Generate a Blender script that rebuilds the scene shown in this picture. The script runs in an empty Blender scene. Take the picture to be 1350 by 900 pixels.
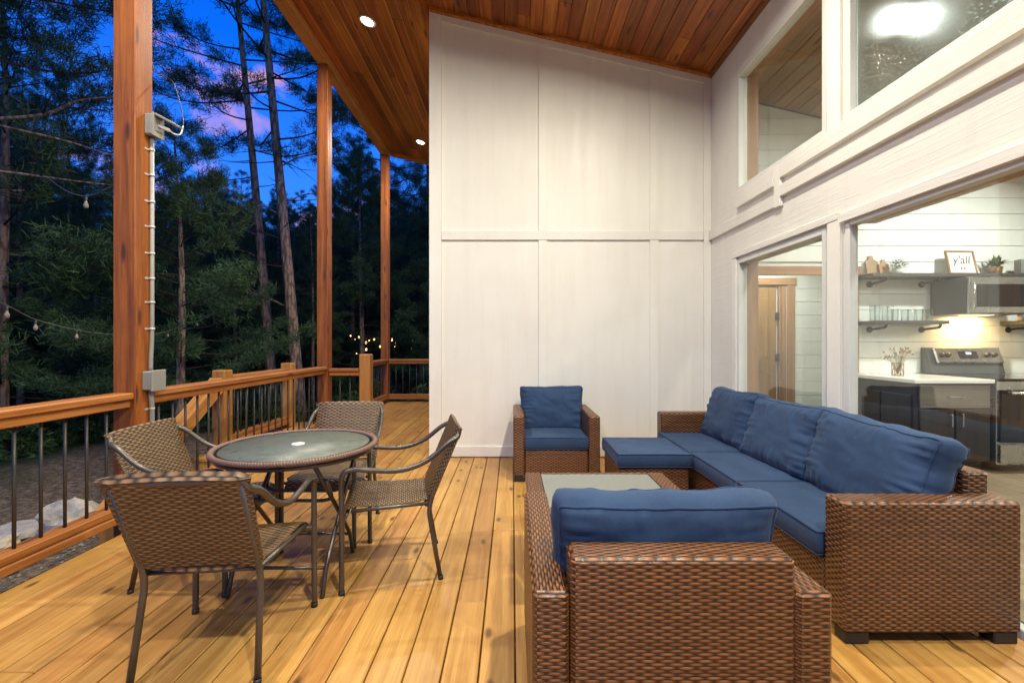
import bpy, bmesh, math, random
import numpy as np
from mathutils import Vector, Matrix, noise as mnoise
R = math.radians
rng = random.Random(11)
sc = bpy.context.scene
COL = sc.collection
H_EYE = 1.27
def zc(x): return 4.69 - 0.235 * x            # underside of the roof deck

# ------------------------------------------------------------------ tagging
def tag(o, label=None, cat=None, group=None, kind=None):
    if label: o['label'] = label
    if cat: o['category'] = cat
    if group: o['group'] = group
    if kind: o['kind'] = kind
    return o
def thing(name, label, cat, loc=(0, 0, 0), rz=0.0, group=None):
    o = bpy.data.objects.new(name, None); COL.objects.link(o)
    o.location = loc; o.rotation_euler = (0, 0, rz); o.empty_display_size = 0.1
    return tag(o, label, cat, group)
def copy_tree(o, parent=None):
    c = o.copy(); COL.objects.link(c)
    if parent: c.parent = parent
    for ch in list(o.children): copy_tree(ch, c)
    return c

# ------------------------------------------------------------------ mesh builder
class MB:
    def __init__(s): s.v = []; s.f = []; s.uv = []; s.r = []; s.sm = []
    def face(s, idx, uvs, r=0.0, smooth=False):
        s.f.append(tuple(idx)); s.uv.append(uvs); s.r.append(r); s.sm.append(smooth)
    def box(s, lo, hi, bev=0.0, grain=None, r=None, M=None):
        lo = [min(a, b) for a, b in zip(lo, hi)] if True else lo
        lo0 = lo; hi = [max(a, b) for a, b in zip(hi, lo0)]
        if r is None: r = rng.random()
        d = [hi[i] - lo[i] for i in range(3)]
        g = grain if grain is not None else max(range(3), key=lambda i: d[i])
        c = [(hi[i] + lo[i]) / 2 for i in range(3)]
        bev = min(bev, min(d) * 0.45)
        base = len(s.v); pts = []
        def add(p): pts.append(p); return base + len(pts) - 1
        faces = []
        if bev <= 0:
            ids = {}
            for sx in (0, 1):
                for sy in (0, 1):
                    for sz in (0, 1):
                        ids[sx, sy, sz] = add(((lo, hi)[sx][0], (lo, hi)[sy][1], (lo, hi)[sz][2]))
            for a in range(3):
                b, e = (a + 1) % 3, (a + 2) % 3
                for sgn in (0, 1):
                    q = []
                    for (p1, p2) in ((0, 0), (1, 0), (1, 1), (0, 1)):
                        k = [0, 0, 0]; k[a] = sgn; k[b] = p1; k[e] = p2; q.append(ids[tuple(k)])
                    faces.append(q)
        else:
            ids = {}
            for sx in (0, 1):
                for sy in (0, 1):
                    for sz in (0, 1):
                        sg = (sx, sy, sz)
                        for a in range(3):
                            p = []
                            for i in range(3):
                                e = hi[i] if sg[i] else lo[i]
                                if i != a: e += -bev if sg[i] else bev
                                p.append(e)
                            ids[sg, a] = add(tuple(p))
            for a in range(3):
                b, e = (a + 1) % 3, (a + 2) % 3
                for sgn in (0, 1):
                    q = []
                    for (p1, p2) in ((0, 0), (1, 0), (1, 1), (0, 1)):
                        k = [0, 0, 0]; k[a] = sgn; k[b] = p1; k[e] = p2; q.append(ids[tuple(k), a])
                    faces.append(q)
            for a in range(3):
                b = (a + 1) % 3; e = 3 - a - b
                for sa in (0, 1):
                    for sb in (0, 1):
                        k0 = [0, 0, 0]; k0[a] = sa; k0[b] = sb; k0[e] = 0
                        k1 = list(k0); k1[e] = 1
                        faces.append([ids[tuple(k0), a], ids[tuple(k1), a], ids[tuple(k1), b], ids[tuple(k0), b]])
            for sx in (0, 1):
                for sy in (0, 1):
                    for sz in (0, 1):
                        faces.append([ids[(sx, sy, sz), a] for a in range(3)])
        cen = Vector(c)
        for q in faces:
            P = [Vector(pts[i - base]) for i in q]
            n = (P[1] - P[0]).cross(P[2] - P[0])
            fc = sum(P, Vector()) / len(P)
            if n.dot(fc - cen) < 0: q.reverse(); P.reverse(); n = -n
            a = max(range(3), key=lambda i: abs(n[i]))
            rest = [i for i in range(3) if i != a]
            if g in rest: gu = g; gv = [i for i in rest if i != g][0]
            else: gu, gv = rest
            s.face(q, [(p[gu], p[gv]) for p in P], r)
        for p in pts:
            s.v.append(tuple(M @ Vector(p)) if M is not None else p)
        return s
    def prism(s, poly, axis, a0, a1, r=None):
        """extrude a 2D polygon (in the two axes other than axis, in cyclic order) from a0 to a1"""
        if r is None: r = rng.random()
        b, e = [(1, 2), (0, 2), (0, 1)][axis]
        base = len(s.v); n = len(poly)
        for a in (a0, a1):
            for (p, q) in poly:
                k = [0, 0, 0]; k[axis] = a; k[b] = p; k[e] = q; s.v.append(tuple(k))
        area = sum(poly[i][0] * poly[(i + 1) % n][1] - poly[(i + 1) % n][0] * poly[i][1] for i in range(n))
        flip = (area > 0) ^ (axis == 1)
        c0 = [base + i for i in range(n)]; c1 = [base + n + i for i in range(n)]
        if flip: c0 = c0[::-1]
        else: c1 = c1[::-1]
        s.face(c0, [(s.v[i][b], s.v[i][e]) for i in c0], r); s.face(c1, [(s.v[i][b], s.v[i][e]) for i in c1], r)
        for i in range(n):
            j = (i + 1) % n
            q = [base + i, base + j, base + n + j, base + n + i]
            if not flip: q.reverse()
            L = math.dist(poly[i], poly[j])
            uvm = {base + i: (a0, 0), base + j: (a0, L), base + n + j: (a1, L), base + n + i: (a1, 0)}
            s.face(q, [uvm[k] for k in q], r)
        return s
    def tube(s, pts, rad, n=8, cap=True, closed=False, r=None, smooth=True):
        if r is None: r = rng.random()
        P = [Vector(p) for p in pts]; m = len(P)
        rads = rad if isinstance(rad, (list, tuple)) else [rad] * m
        T = []
        for i in range(m):
            if closed: t = P[(i + 1) % m] - P[i - 1]
            else: t = P[min(i + 1, m - 1)] - P[max(i - 1, 0)]
            T.append(t.normalized() if t.length > 1e-9 else Vector((0, 0, 1)))
        up = Vector((0, 0, 1)) if abs(T[0].z) < 0.9 else Vector((1, 0, 0))
        N = (up - T[0] * up.dot(T[0])).normalized()
        base = len(s.v); L = 0; Ls = []
        for i in range(m):
            if i: L += (P[i] - P[i - 1]).length
            Ls.append(L)
            N = (N - T[i] * N.dot(T[i]))
            N = N.normalized() if N.length > 1e-6 else T[i].orthogonal().normalized()
            B = T[i].cross(N)
            for k in range(n):
                a = 2 * math.pi * k / n
                s.v.append(tuple(P[i] + (N * math.cos(a) + B * math.sin(a)) * rads[i]))
        segs = m if closed else m - 1
        for i in range(segs):
            j = (i + 1) % m
            lj = Ls[j] if j else L + (P[0] - P[-1]).length
            for k in range(n):
                k2 = (k + 1) % n
                c = 2 * math.pi * rads[i] / n
                s.face([base + i * n + k, base + i * n + k2, base + j * n + k2, base + j * n + k],
                       [(Ls[i], k * c), (Ls[i], (k + 1) * c), (lj, (k + 1) * c), (lj, k * c)], r, smooth)
        if cap and not closed:
            s.face([base + k for k in range(n)][::-1], [(0, 0)] * n, r)
            s.face([base + (m - 1) * n + k for k in range(n)], [(0, 0)] * n, r)
        return s
    def lathe(s, prof, c=(0, 0, 0), n=24, r=0.5, smooth=True, M=None):
        """prof: list of (radius, z)"""
        base = len(s.v); c = Vector(c)
        for (ra, z) in prof:
            for k in range(n):
                a = 2 * math.pi * k / n
                p = Vector((ra * math.cos(a), ra * math.sin(a), z))
                if M is not None: p = M @ p
                s.v.append(tuple(c + p))
        for i in range(len(prof) - 1):
            for k in range(n):
                k2 = (k + 1) % n; ra = max(prof[i][0], .001)
                w = 2 * math.pi * ra / n
                s.face([base + i * n + k, base + i * n + k2, base + (i + 1) * n + k2, base + (i + 1) * n + k],
                       [(k * w, prof[i][1]), ((k + 1) * w, prof[i][1]), ((k + 1) * w, prof[i + 1][1]), (k * w, prof[i + 1][1])], r, smooth)
        return s
    def grid(s, P, uvf=None, smooth=True, r=0.5, closed_u=False):
        """P[i][j] points"""
        base = len(s.v); m = len(P); n = len(P[0])
        for row in P:
            for p in row: s.v.append(tuple(p))
        for i in range(m - 1):
            for j in range(n - 1):
                q = [base + i * n + j, base + i * n + j + 1, base + (i + 1) * n + j + 1, base + (i + 1) * n + j]
                if uvf: uv = [uvf(i, j), uvf(i, j + 1), uvf(i + 1, j + 1), uvf(i + 1, j)]
                else: uv = [(0, 0)] * 4
                s.face(q, uv, r, smooth)
        return s
    def build(s, name, mat, parent=None, loc=None, world=True):
        me = bpy.data.meshes.new(name)
        off = Vector((0, 0, 0))
        if world and parent is not None:
            q = parent
            while q is not None: off += q.location; q = q.parent
        elif loc is not None and world: off = Vector(loc)
        vs = [(p[0] - off.x, p[1] - off.y, p[2] - off.z) for p in s.v]
        me.from_pydata(vs, [], s.f)
        ul = me.uv_layers.new(name='UVMap')
        flat = [c for uvs in s.uv for uv in uvs for c in uv]
        ul.data.foreach_set('uv', flat)
        at = me.attributes.new('rnd', 'FLOAT', 'FACE'); at.data.foreach_set('value', s.r)
        me.polygons.foreach_set('use_smooth', s.sm)
        me.materials.append(mat); me.update()
        o = bpy.data.objects.new(name, me); COL.objects.link(o)
        if parent is not None: o.parent = parent
        elif loc is not None: o.location = loc
        return o

def crom(pts, n=6):
    P = [Vector(p) for p in pts]; out = []
    for i in range(len(P) - 1):
        p0 = P[max(i - 1, 0)]; p1 = P[i]; p2 = P[i + 1]; p3 = P[min(i + 2, len(P) - 1)]
        for k in range(n):
            t = k / n
            out.append(0.5 * ((2 * p1) + (p2 - p0) * t + (2 * p0 - 5 * p1 + 4 * p2 - p3) * t * t + (3 * p1 - p0 - 3 * p2 + p3) * t ** 3))
    out.append(P[-1]); return out
def fillet(pts, rad, n=5):
    P = [Vector(p) for p in pts]; out = [P[0]]
    for i in range(1, len(P) - 1):
        a, b, c = P[i - 1], P[i], P[i + 1]
        d = min(rad, (a - b).length * .49, (c - b).length * .49)
        s0 = b + (a - b).normalized() * d; s1 = b + (c - b).normalized() * d
        for k in range(n + 1):
            t = k / n
            out.append(s0 * (1 - t) ** 2 + b * 2 * t * (1 - t) + s1 * t * t)
    out.append(P[-1]); return out

# ------------------------------------------------------------------ material helpers
class NT:
    def __init__(s, name):
        s.m = bpy.data.materials.new(name); s.m.use_nodes = True; s.t = s.m.node_tree
        s.t.nodes.clear(); s.out = s.n('ShaderNodeOutputMaterial')
    def n(s, ty, **kw):
        nd = s.t.nodes.new(ty)
        for k, v in kw.items(): setattr(nd, k, v)
        return nd
    def set(s, sock, v):
        if hasattr(v, 'is_output') or isinstance(v, bpy.types.NodeSocket): s.t.links.new(v, sock)
        else:
            if isinstance(v, (tuple, list)) and len(v) == 3 and sock.type == 'RGBA': v = (*v, 1)
            sock.default_value = v
    def math(s, op, a, b=None, c=None, clamp=False):
        nd = s.n('ShaderNodeMath', operation=op, use_clamp=clamp); s.set(nd.inputs[0], a)
        if b is not None: s.set(nd.inputs[1], b)
        if c is not None: s.set(nd.inputs[2], c)
        return nd.outputs[0]
    def uv(s): return s.n('ShaderNodeUVMap', uv_map='UVMap').outputs[0]
    def rnd(s): return s.n('ShaderNodeAttribute', attribute_name='rnd').outputs['Fac']
    def coord(s, k='Object'): return s.n('ShaderNodeTexCoord').outputs[k]
    def sep(s, v):
        nd = s.n('ShaderNodeSeparateXYZ'); s.set(nd.inputs[0], v); return nd.outputs
    def comb(s, x, y, z=0.0):
        nd = s.n('ShaderNodeCombineXYZ')
        for i, v in enumerate((x, y, z)): s.set(nd.inputs[i], v)
        return nd.outputs[0]
    def noise(s, vec, scale, detail=3.0, rough=.55, dist=0.0, out='Fac'):
        nd = s.n('ShaderNodeTexNoise'); s.set(nd.inputs['Vector'], vec)
        nd.inputs['Scale'].default_value = scale; nd.inputs['Detail'].default_value = detail
        nd.inputs['Roughness'].default_value = rough; nd.inputs['Distortion'].default_value = dist
        return nd.outputs[out]
    def vor(s, vec, scale, feature='F1', dim='3D'):
        nd = s.n('ShaderNodeTexVoronoi', feature=feature, voronoi_dimensions=dim); s.set(nd.inputs['Vector'], vec)
        nd.inputs['Scale'].default_value = scale; return nd.outputs
    def ramp(s, fac, stops, interp='LINEAR'):
        nd = s.n('ShaderNodeValToRGB'); s.set(nd.inputs[0], fac); cr = nd.color_ramp; cr.interpolation = interp
        while len(cr.elements) < len(stops): cr.elements.new(0.5)
        for e, (p, c) in zip(cr.elements, stops):
            e.position = p; e.color = (*c, 1) if len(c) == 3 else c
        return nd.outputs[0]
    def mix(s, fac, a, b, mode='MIX'):
        nd = s.n('ShaderNodeMix', data_type='RGBA', blend_type=mode)
        s.set(nd.inputs[0], fac); s.set(nd.inputs[6], a); s.set(nd.inputs[7], b); return nd.outputs[2]
    def mapr(s, v, a, b, c, d):
        nd = s.n('ShaderNodeMapRange'); s.set(nd.inputs[0], v)
        for i, x in enumerate((a, b, c, d)): nd.inputs[i + 1].default_value = x
        return nd.outputs[0]
    def bump(s, h, strength=.3, dist=.01, normal=None):
        nd = s.n('ShaderNodeBump'); s.set(nd.inputs['Height'], h)
        nd.inputs['Strength'].default_value = strength; nd.inputs['Distance'].default_value = dist
        if normal is not None: s.set(nd.inputs['Normal'], normal)
        return nd.outputs[0]
    def bsdf(s, color, rough=.5, metal=0.0, normal=None, spec=.5, **kw):
        b = s.n('ShaderNodeBsdfPrincipled')
        s.set(b.inputs['Base Color'], color); s.set(b.inputs['Roughness'], rough)
        s.set(b.inputs['Metallic'], metal); s.set(b.inputs['Specular IOR Level'], spec)
        if normal is not None: s.set(b.inputs['Normal'], normal)
        for k, v in kw.items(): s.set(b.inputs[k.replace('_', ' ')], v)
        return b.outputs[0]
    def done(s, sh): s.set(s.out.inputs['Surface'], sh); return s.m

def plain(name, col, rough=.5, metal=0.0, var=.12, sc_=6.0, bump=.0, spec=.5):
    t = NT(name); o = t.coord()
    nz = t.noise(o, sc_, 4)
    c = t.mix(t.mapr(nz, .3, .7, 0, 1), tuple(x * (1 - var) for x in col), tuple(min(1, x * (1 + var)) for x in col))
    nrm = t.bump(t.noise(o, sc_ * 30, 2), bump, .002) if bump else None
    rr = t.mapr(t.noise(o, sc_ * 2.3, 3), .3, .7, rough * .85, min(1, rough * 1.15))
    return t.done(t.bsdf(c, rr, metal, nrm, spec))
def wood(name, c1, c2, knot=(.05, .02, .01), rough=.5, gs=1.0, knots=.75, var=.35, bump=.25, blotch=None, spec=.4, satvar=0.0, kk=(1.6, 7.0)):
    t = NT(name); uv = t.sep(t.uv()); r = t.rnd()
    u = t.math('ADD', uv[0], t.math('MULTIPLY', r, 37.0)); v = t.math('ADD', uv[1], t.math('MULTIPLY', r, 91.0))
    # knots bend the grain
    kv = t.comb(t.math('MULTIPLY', u, kk[0]), t.math('MULTIPLY', v, kk[1]))
    vo = t.vor(kv, 1.0, dim='2D'); kd = vo['Distance']
    chance = t.math('GREATER_THAN', t.sep(vo['Color'])[0], knots)
    kmask = t.math('MULTIPLY', t.mapr(kd, .06, .15, 1, 0), chance)
    kmask = t.math('MAXIMUM', kmask, 0.0, clamp=True)
    warp = t.math('MULTIPLY', t.mapr(kd, 0, .45, .025, 0), chance)
    g1 = t.noise(t.comb(t.math('MULTIPLY', u, 1.1 * gs), t.math('MULTIPLY', t.math('ADD', v, warp), 26 * gs)), 1.0, 4, .6, .6)
    g2 = t.noise(t.comb(t.math('MULTIPLY', u, 5 * gs), t.math('MULTIPLY', v, 170 * gs)), 1.0, 2)
    gg = t.math('ADD', t.math('MULTIPLY', g1, .75), t.math('MULTIPLY', g2, .25))
    col = t.ramp(gg, [(.37, c2), (.50, tuple((a + b) / 2 for a, b in zip(c1, c2))), (.62, c1)])
    fv = t.mapr(r, 0, 1, 1 - var, 1 + var * .7)
    col = t.mix(1.0, col, t.n('ShaderNodeCombineColor').outputs[0], 'MULTIPLY') if False else col
    hs = t.n('ShaderNodeHueSaturation'); t.set(hs.inputs['Color'], col); t.set(hs.inputs['Value'], fv)
    t.set(hs.inputs['Hue'], t.mapr(t.math('FRACT', t.math('MULTIPLY', r, 17.3)), 0, 1, .5 - satvar, .5 + satvar))
    col = hs.outputs[0]
    if blotch:
        b = t.noise(t.coord('Object'), blotch[0], 5, .65)
        col = t.mix(t.mapr(b, .48, .72, 0, blotch[1]), col, blotch[2], 'MULTIPLY')
    col = t.mix(t.math('MULTIPLY', kmask, .85), col, knot)
    rr = t.mapr(g1, .3, .7, rough * .85, min(1, rough * 1.2))
    return t.done(t.bsdf(col, rr, 0, t.bump(gg, bump, .004), spec))
def weave(name, rh, pl, dark, mid, light, rough=.45, bump=1.0, dist=.004, swap=False, amp=.55):
    t = NT(name); uv = t.sep(t.uv())
    wob = t.noise(t.uv(), 9.0, 2)
    u = t.math('ADD', uv[0], t.math('MULTIPLY', wob, .012)); v = t.math('ADD', uv[1], t.math('MULTIPLY', t.noise(t.uv(), 5.0, 1), .006))
    if swap: u, v = v, u
    vr = t.math('DIVIDE', v, rh); row = t.math('FLOOR', vr); fv = t.math('FRACT', vr)
    uu = t.math('ADD', t.math('DIVIDE', u, pl), t.math('MULTIPLY', t.math('MODULO', t.math('ABSOLUTE', row), 2.0), .5))
    cell = t.math('FLOOR', t.math('ADD', uu, .5))
    over = t.math('MULTIPLY_ADD', t.math('COSINE', t.math('MULTIPLY', uu, 2 * math.pi)), .5, .5)
    over = t.math('POWER', over, .85)
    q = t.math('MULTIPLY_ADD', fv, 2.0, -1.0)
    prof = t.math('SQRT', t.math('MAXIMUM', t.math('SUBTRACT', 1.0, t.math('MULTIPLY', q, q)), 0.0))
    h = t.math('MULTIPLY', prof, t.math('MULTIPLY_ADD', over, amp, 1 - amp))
    wn = t.n('ShaderNodeTexWhiteNoise', noise_dimensions='3D'); t.set(wn.inputs['Vector'], t.comb(row, cell, 0.0))
    rn = t.n('ShaderNodeTexWhiteNoise', noise_dimensions='3D'); t.set(rn.inputs['Vector'], t.comb(row, 0.0, 3.0))
    val = t.math('ADD', t.math('MULTIPLY', wn.outputs['Value'], .5), t.math('MULTIPLY', rn.outputs['Value'], .5))
    big = t.noise(t.coord(), 4.0, 3)
    strand = t.mix(t.math('ADD', t.math('MULTIPLY', val, .75), t.math('MULTIPLY', big, .25)), mid, light)
    col = t.mix(t.mapr(h, .28, .82, 0, 1), dark, strand)  # low gaps darken: dark stakes plus gap shade put into the colour
    return t.done(t.bsdf(col, t.mapr(val, 0, 1, rough * .8, rough * 1.2), 0, t.bump(h, bump, dist), .5))

M = {}
M['deck'] = wood('deck_boards', (.53, .295, .083), (.37, .175, .040), (.10, .045, .02), rough=.36, knots=.80, var=.17, bump=.20, blotch=(2.4, .6, (.62, .46, .30)), spec=.35, satvar=.006, kk=(3.0, 7.0))
M['rail'] = wood('stained_rail', (.46, .185, .040), (.27, .090, .018), (.08, .03, .012), rough=.5, knots=.85, var=.15, bump=.2)
M['newel'] = wood('stained_newel', (.52, .245, .055), (.34, .135, .028), (.10, .04, .016), rough=.5, knots=.85, var=.15, bump=.2)
M['post'] = wood('stained_post', (.37, .112, .017), (.16, .043, .008), (.05, .018, .008), rough=.55, gs=.7, knots=.55, var=.12, bump=.35, blotch=(2.2, .5, (.62, .5, .42)))
M['beam'] = wood('stained_beam', (.52, .22, .055), (.34, .125, .028), (.07, .03, .012), rough=.55, gs=.7, knots=.7, var=.1, bump=.3)
M['ceil'] = wood('stained_ceiling_planks', (.47, .155, .032), (.21, .058, .012), (.05, .018, .008), rough=.34, gs=.8, knots=.7, var=.42, bump=.15, spec=.4, satvar=.008)
M['ceil_in'] = wood('inside_ceiling_planks', (.38, .25, .13), (.24, .15, .075), (.06, .03, .015), rough=.45, gs=.8, knots=.7, var=.25, bump=.1)
M['oak'] = wood('oak_trim', (.42, .24, .115), (.30, .155, .07), rough=.45, knots=.97, var=.1, bump=.08)
M['golden_oak'] = wood('golden_door_oak', (.36, .21, .08), (.25, .135, .045), rough=.4, knots=.98, var=.1, bump=.08)
M['cabinet'] = wood('dark_stained_cabinet', (.036, .027, .022), (.020, .014, .011), rough=.4, knots=.95, var=.15, bump=.1)
M['drawer'] = wood('grey_brown_drawer_front', (.17, .145, .115), (.105, .085, .066), rough=.4, knots=.97, var=.1, bump=.1)
M['interior_floor'] = wood('interior_floor_planks', (.30, .23, .15), (.20, .145, .09), rough=.4, knots=.9, var=.2)
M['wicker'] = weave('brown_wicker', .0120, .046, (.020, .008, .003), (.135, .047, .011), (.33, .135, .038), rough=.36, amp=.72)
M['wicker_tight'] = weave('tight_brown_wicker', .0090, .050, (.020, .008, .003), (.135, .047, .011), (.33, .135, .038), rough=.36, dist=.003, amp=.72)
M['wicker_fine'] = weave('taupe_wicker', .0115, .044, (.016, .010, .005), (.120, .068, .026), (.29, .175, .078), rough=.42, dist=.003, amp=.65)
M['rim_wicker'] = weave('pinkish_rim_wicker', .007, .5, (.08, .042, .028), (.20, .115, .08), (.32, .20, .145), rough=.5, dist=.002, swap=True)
M['bronze'] = plain('bronze_tube', (.105, .092, .074), .34, .55, .2, 9, .05)
M['black_metal'] = plain('black_metal', (.022, .020, .018), .42, .3, .25, 9)
M['cable'] = plain('string_cable', (.16, .16, .14), .5, 0, .1, 9)
M['baluster'] = plain('weathered_baluster', (.060, .056, .045), .38, .4, .25, 9)
M['black_foot'] = plain('black_plastic', (.018, .016, .015), .5, 0, .2, 9)
M['grey_pvc'] = plain('grey_pvc', (.25, .25, .225), .45, 0, .08, 9)
M['grey_metal_strap'] = plain('pale_strap', (.55, .52, .46), .4, .3, .1, 9)
M['white_plastic'] = plain('white_plastic', (.75, .74, .70), .35, 0, .05, 9)
M['steel'] = plain('brushed_steel', (.50, .49, .46), .28, .95, .06, 5)
M['black_glass'] = plain('black_glass', (.012, .012, .013), .07, 0, .1, 2)
M['charcoal'] = plain('charcoal_panel', (.075, .082, .078), .5, 0, .08, 3)
M['shelf'] = plain('dark_shelf', (.055, .055, .052), .5, 0, .2, 4)
M['counter'] = plain('white_counter', (.74, .73, .68), .22, 0, .05, 3)
M['vinyl'] = plain('white_vinyl', (.66, .67, .61), .35, 0, .04, 4)
M['bark'] = None
def fabric(name, col):
    t = NT(name); uv = t.sep(t.uv())
    a = t.math('SINE', t.math('MULTIPLY', uv[0], 2400.0)); b = t.math('SINE', t.math('MULTIPLY', uv[1], 2400.0))
    w = t.math('MULTIPLY', a, b)
    o = t.coord(); nz = t.noise(o, 5.0, 4); fine = t.noise(o, 260.0, 2)
    c = t.mix(t.mapr(nz, .3, .7, 0, 1), tuple(x * .86 for x in col), tuple(x * 1.16 for x in col))
    c = t.mix(t.mapr(fine, .35, .7, 0, .3), c, tuple(min(1, x * 1.7) for x in col))
    wr = t.noise(t.coord(), 11.0, 3, .5, 1.2)
    h = t.math('ADD', t.math('MULTIPLY', w, .04), wr)
    return t.done(t.bsdf(c, .8, 0, t.bump(h, .25, .012), .25, Sheen_Weight=.12, Sheen_Roughness=.4, Sheen_Tint=(.7, .8, 1.0)))
M['navy'] = fabric('navy_fabric', (.023, .049, .102))
M['navy_pipe'] = fabric('navy_piping', (.018, .040, .090))
def siding(name, vertical=True, col=(.785, .768, .675), emboss=.5):
    t = NT(name); o = t.sep(t.coord())
    if vertical: vec = t.comb(t.math('MULTIPLY', o[0], 38.0), t.math('MULTIPLY', o[1], 38.0), t.math('MULTIPLY', o[2], 1.3))
    else: vec = t.comb(t.math('MULTIPLY', o[0], 30.0), t.math('MULTIPLY', o[1], 2.2), t.math('MULTIPLY', o[2], 55.0))
    g = t.noise(vec, 1.0, 5, .6, 1.0)
    b = t.noise(t.coord(), 1.1, 5, .6)
    drip = t.noise(t.comb(t.math('MULTIPLY', o[0], 9.0), t.math('MULTIPLY', o[1], 9.0), t.math('MULTIPLY', o[2], .8)), 1.0, 4)
    c = t.mix(t.mapr(b, .3, .7, 0, 1), tuple(x * .94 for x in col), tuple(min(1, x * 1.04) for x in col))
    c = t.mix(t.mapr(drip, .48, .68, 0, .3), c, (.70, .655, .56))
    speck = t.mapr(t.vor(t.coord(), 9.0)['Distance'], .018, .03, .55, 0)
    c = t.mix(t.math('MULTIPLY', speck, t.mapr(t.noise(t.coord(), 2.3, 2), .5, .6, 0, 1)), c, (.42, .33, .22))
    rr = t.mapr(drip, .35, .7, .42, .65)
    return t.done(t.bsdf(c, rr, 0, t.bump(g, emboss, .006), .25))
M['panel'] = siding('cream_panel', True, emboss=.28)
M['trim_v'] = siding('cream_batten', True, (.80, .785, .695), .25)
M['trim_h'] = siding('cream_trim_board', False, (.76, .742, .665), .55)
M['shiplap'] = siding('white_shiplap', False, (.77, .81, .765), .05)

def glass(name, f0=.075, f_pow=3.8, tint=(.96, .985, .97), wet=False):
    t = NT(name)
    tr = t.n('ShaderNodeBsdfTransparent'); t.set(tr.inputs[0], tint)
    gl = t.n('ShaderNodeBsdfGlossy'); gl.inputs['Roughness'].default_value = .015
    lw = t.n('ShaderNodeLayerWeight'); lw.inputs['Blend'].default_value = .5
    frs = t.math('MULTIPLY_ADD', t.math('POWER', lw.outputs['Facing'], f_pow), .92, f0, clamp=True)
    base = tr.outputs[0]
    if wet:
        o = t.coord()
        ow = t.sep(o); p2 = t.comb(ow[1], ow[2])
        va = t.vor(p2, 75.0, dim='2D'); vb = t.vor(p2, 34.0, dim='2D')
        dn = t.math('ADD', t.mapr(va['Distance'], .05, .38, 1, 0), t.math('MULTIPLY', t.mapr(vb['Distance'], .05, .28, 1, 0), 1.2))
        cover = t.mapr(t.noise(p2, 1.2, 2), .35, .65, .36, .55)
        bm = t.bump(dn, .2, .004)
        rf = t.n('ShaderNodeBsdfRefraction'); rf.inputs['IOR'].default_value = 1.03; rf.inputs['Roughness'].default_value = .72
        t.set(rf.inputs['Color'], (.80, .90, .88))
        df = t.n('ShaderNodeBsdfTranslucent'); t.set(df.inputs['Color'], (.60, .74, .72)); t.set(df.inputs['Normal'], bm)
        m0 = t.n('ShaderNodeMixShader'); t.set(m0.inputs[0], t.mapr(dn, .55, 1.5, .12, .95))
        t.set(m0.inputs[1], rf.outputs[0]); t.set(m0.inputs[2], df.outputs[0])
        m1 = t.n('ShaderNodeMixShader'); t.set(m1.inputs[0], cover)
        t.set(m1.inputs[1], base); t.set(m1.inputs[2], m0.outputs[0]); base = m1.outputs[0]
        t.set(gl.inputs['Normal'], bm)
    mx = t.n('ShaderNodeMixShader'); t.set(mx.inputs[0], frs)
    t.set(mx.inputs[1], base); t.set(mx.inputs[2], gl.outputs[0])
    return t.done(mx.outputs[0])
M['glass'] = glass('window_glass'); M['wet_glass'] = glass('wet_window_glass', wet=True)
M['cup'] = glass('drinking_glass', .04, 3.0, (.95, .975, .97))
def emit(name, col, st):
    t = NT(name); e = t.n('ShaderNodeEmission'); t.set(e.inputs[0], col); e.inputs[1].default_value = st
    return t.done(e.outputs[0])
M['lens'] = emit('lit_lens', (1.0, .97, .92), 40)
M['warm_bulb'] = emit('lit_warm_bulb', (1.0, .55, .16), 9)
M['display'] = emit('lit_display', (.75, .9, 1.0), 2.0)
M['bulb'] = None
t = NT('clear_bulb_glass'); M['bulb'] = t.done(t.bsdf((.55, .45, .30), .1, 0, None, .6, Transmission_Weight=.55))

# ------------------------------------------------------------------ DECK (structure)
mb = MB()
x0 = 0.013; W = .142
k0 = int(math.ceil((-2.585 - x0) / W - .3)); k = -19
edges = [x0 + W * i for i in range(-18, 16)]
edges[0] = -2.585
for i in range(len(edges) - 1):
    xa, xb = edges[i] + .003, edges[i + 1] - .003
    y = -3.0 - rng.random() * 2.5
    first = True
    while y < 9.72:
        L = rng.choice([3.0, 3.66, 4.27, 4.88]); y1 = min(y + L, 9.72)
        if abs(xa + .07) < .12 and y < 3.06 < y1 and y1 - 3.06 > .5: y1 = 3.06
        a = max(y, -3.0)
        if y1 > a + .05:
            dz = rng.uniform(-.0012, .0012)
            mb.box((xa, a + .0015, -.032 + dz), (xb, y1 - .0015, dz), .0035, grain=1)
        y = y1
mb.box((-2.575, -3, -.25), (2.9, 9.7, -.06), 0, grain=1)
deck = mb.build('deck', M['deck']); tag(deck, kind='structure')
mb = MB(); mb.box((-2.613, -3, -.28), (-2.588, 9.72, -.012), .002)
o = mb.build('deck_fascia', M['black_foot']); tag(o, kind='structure')
# landing outside the railing
mb = MB()
for i in range(6):
    mb.box((-3.52 + i * .142, 4.95, -.04), (-3.52 + i * .142 + .137, 7.2, -.004), .003, grain=1)
mb.box((-3.50, 4.97, -.28), (-2.70, 7.18, -.045), 0)
o = mb.build('landing', M['deck']); tag(o, kind='structure')

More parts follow.
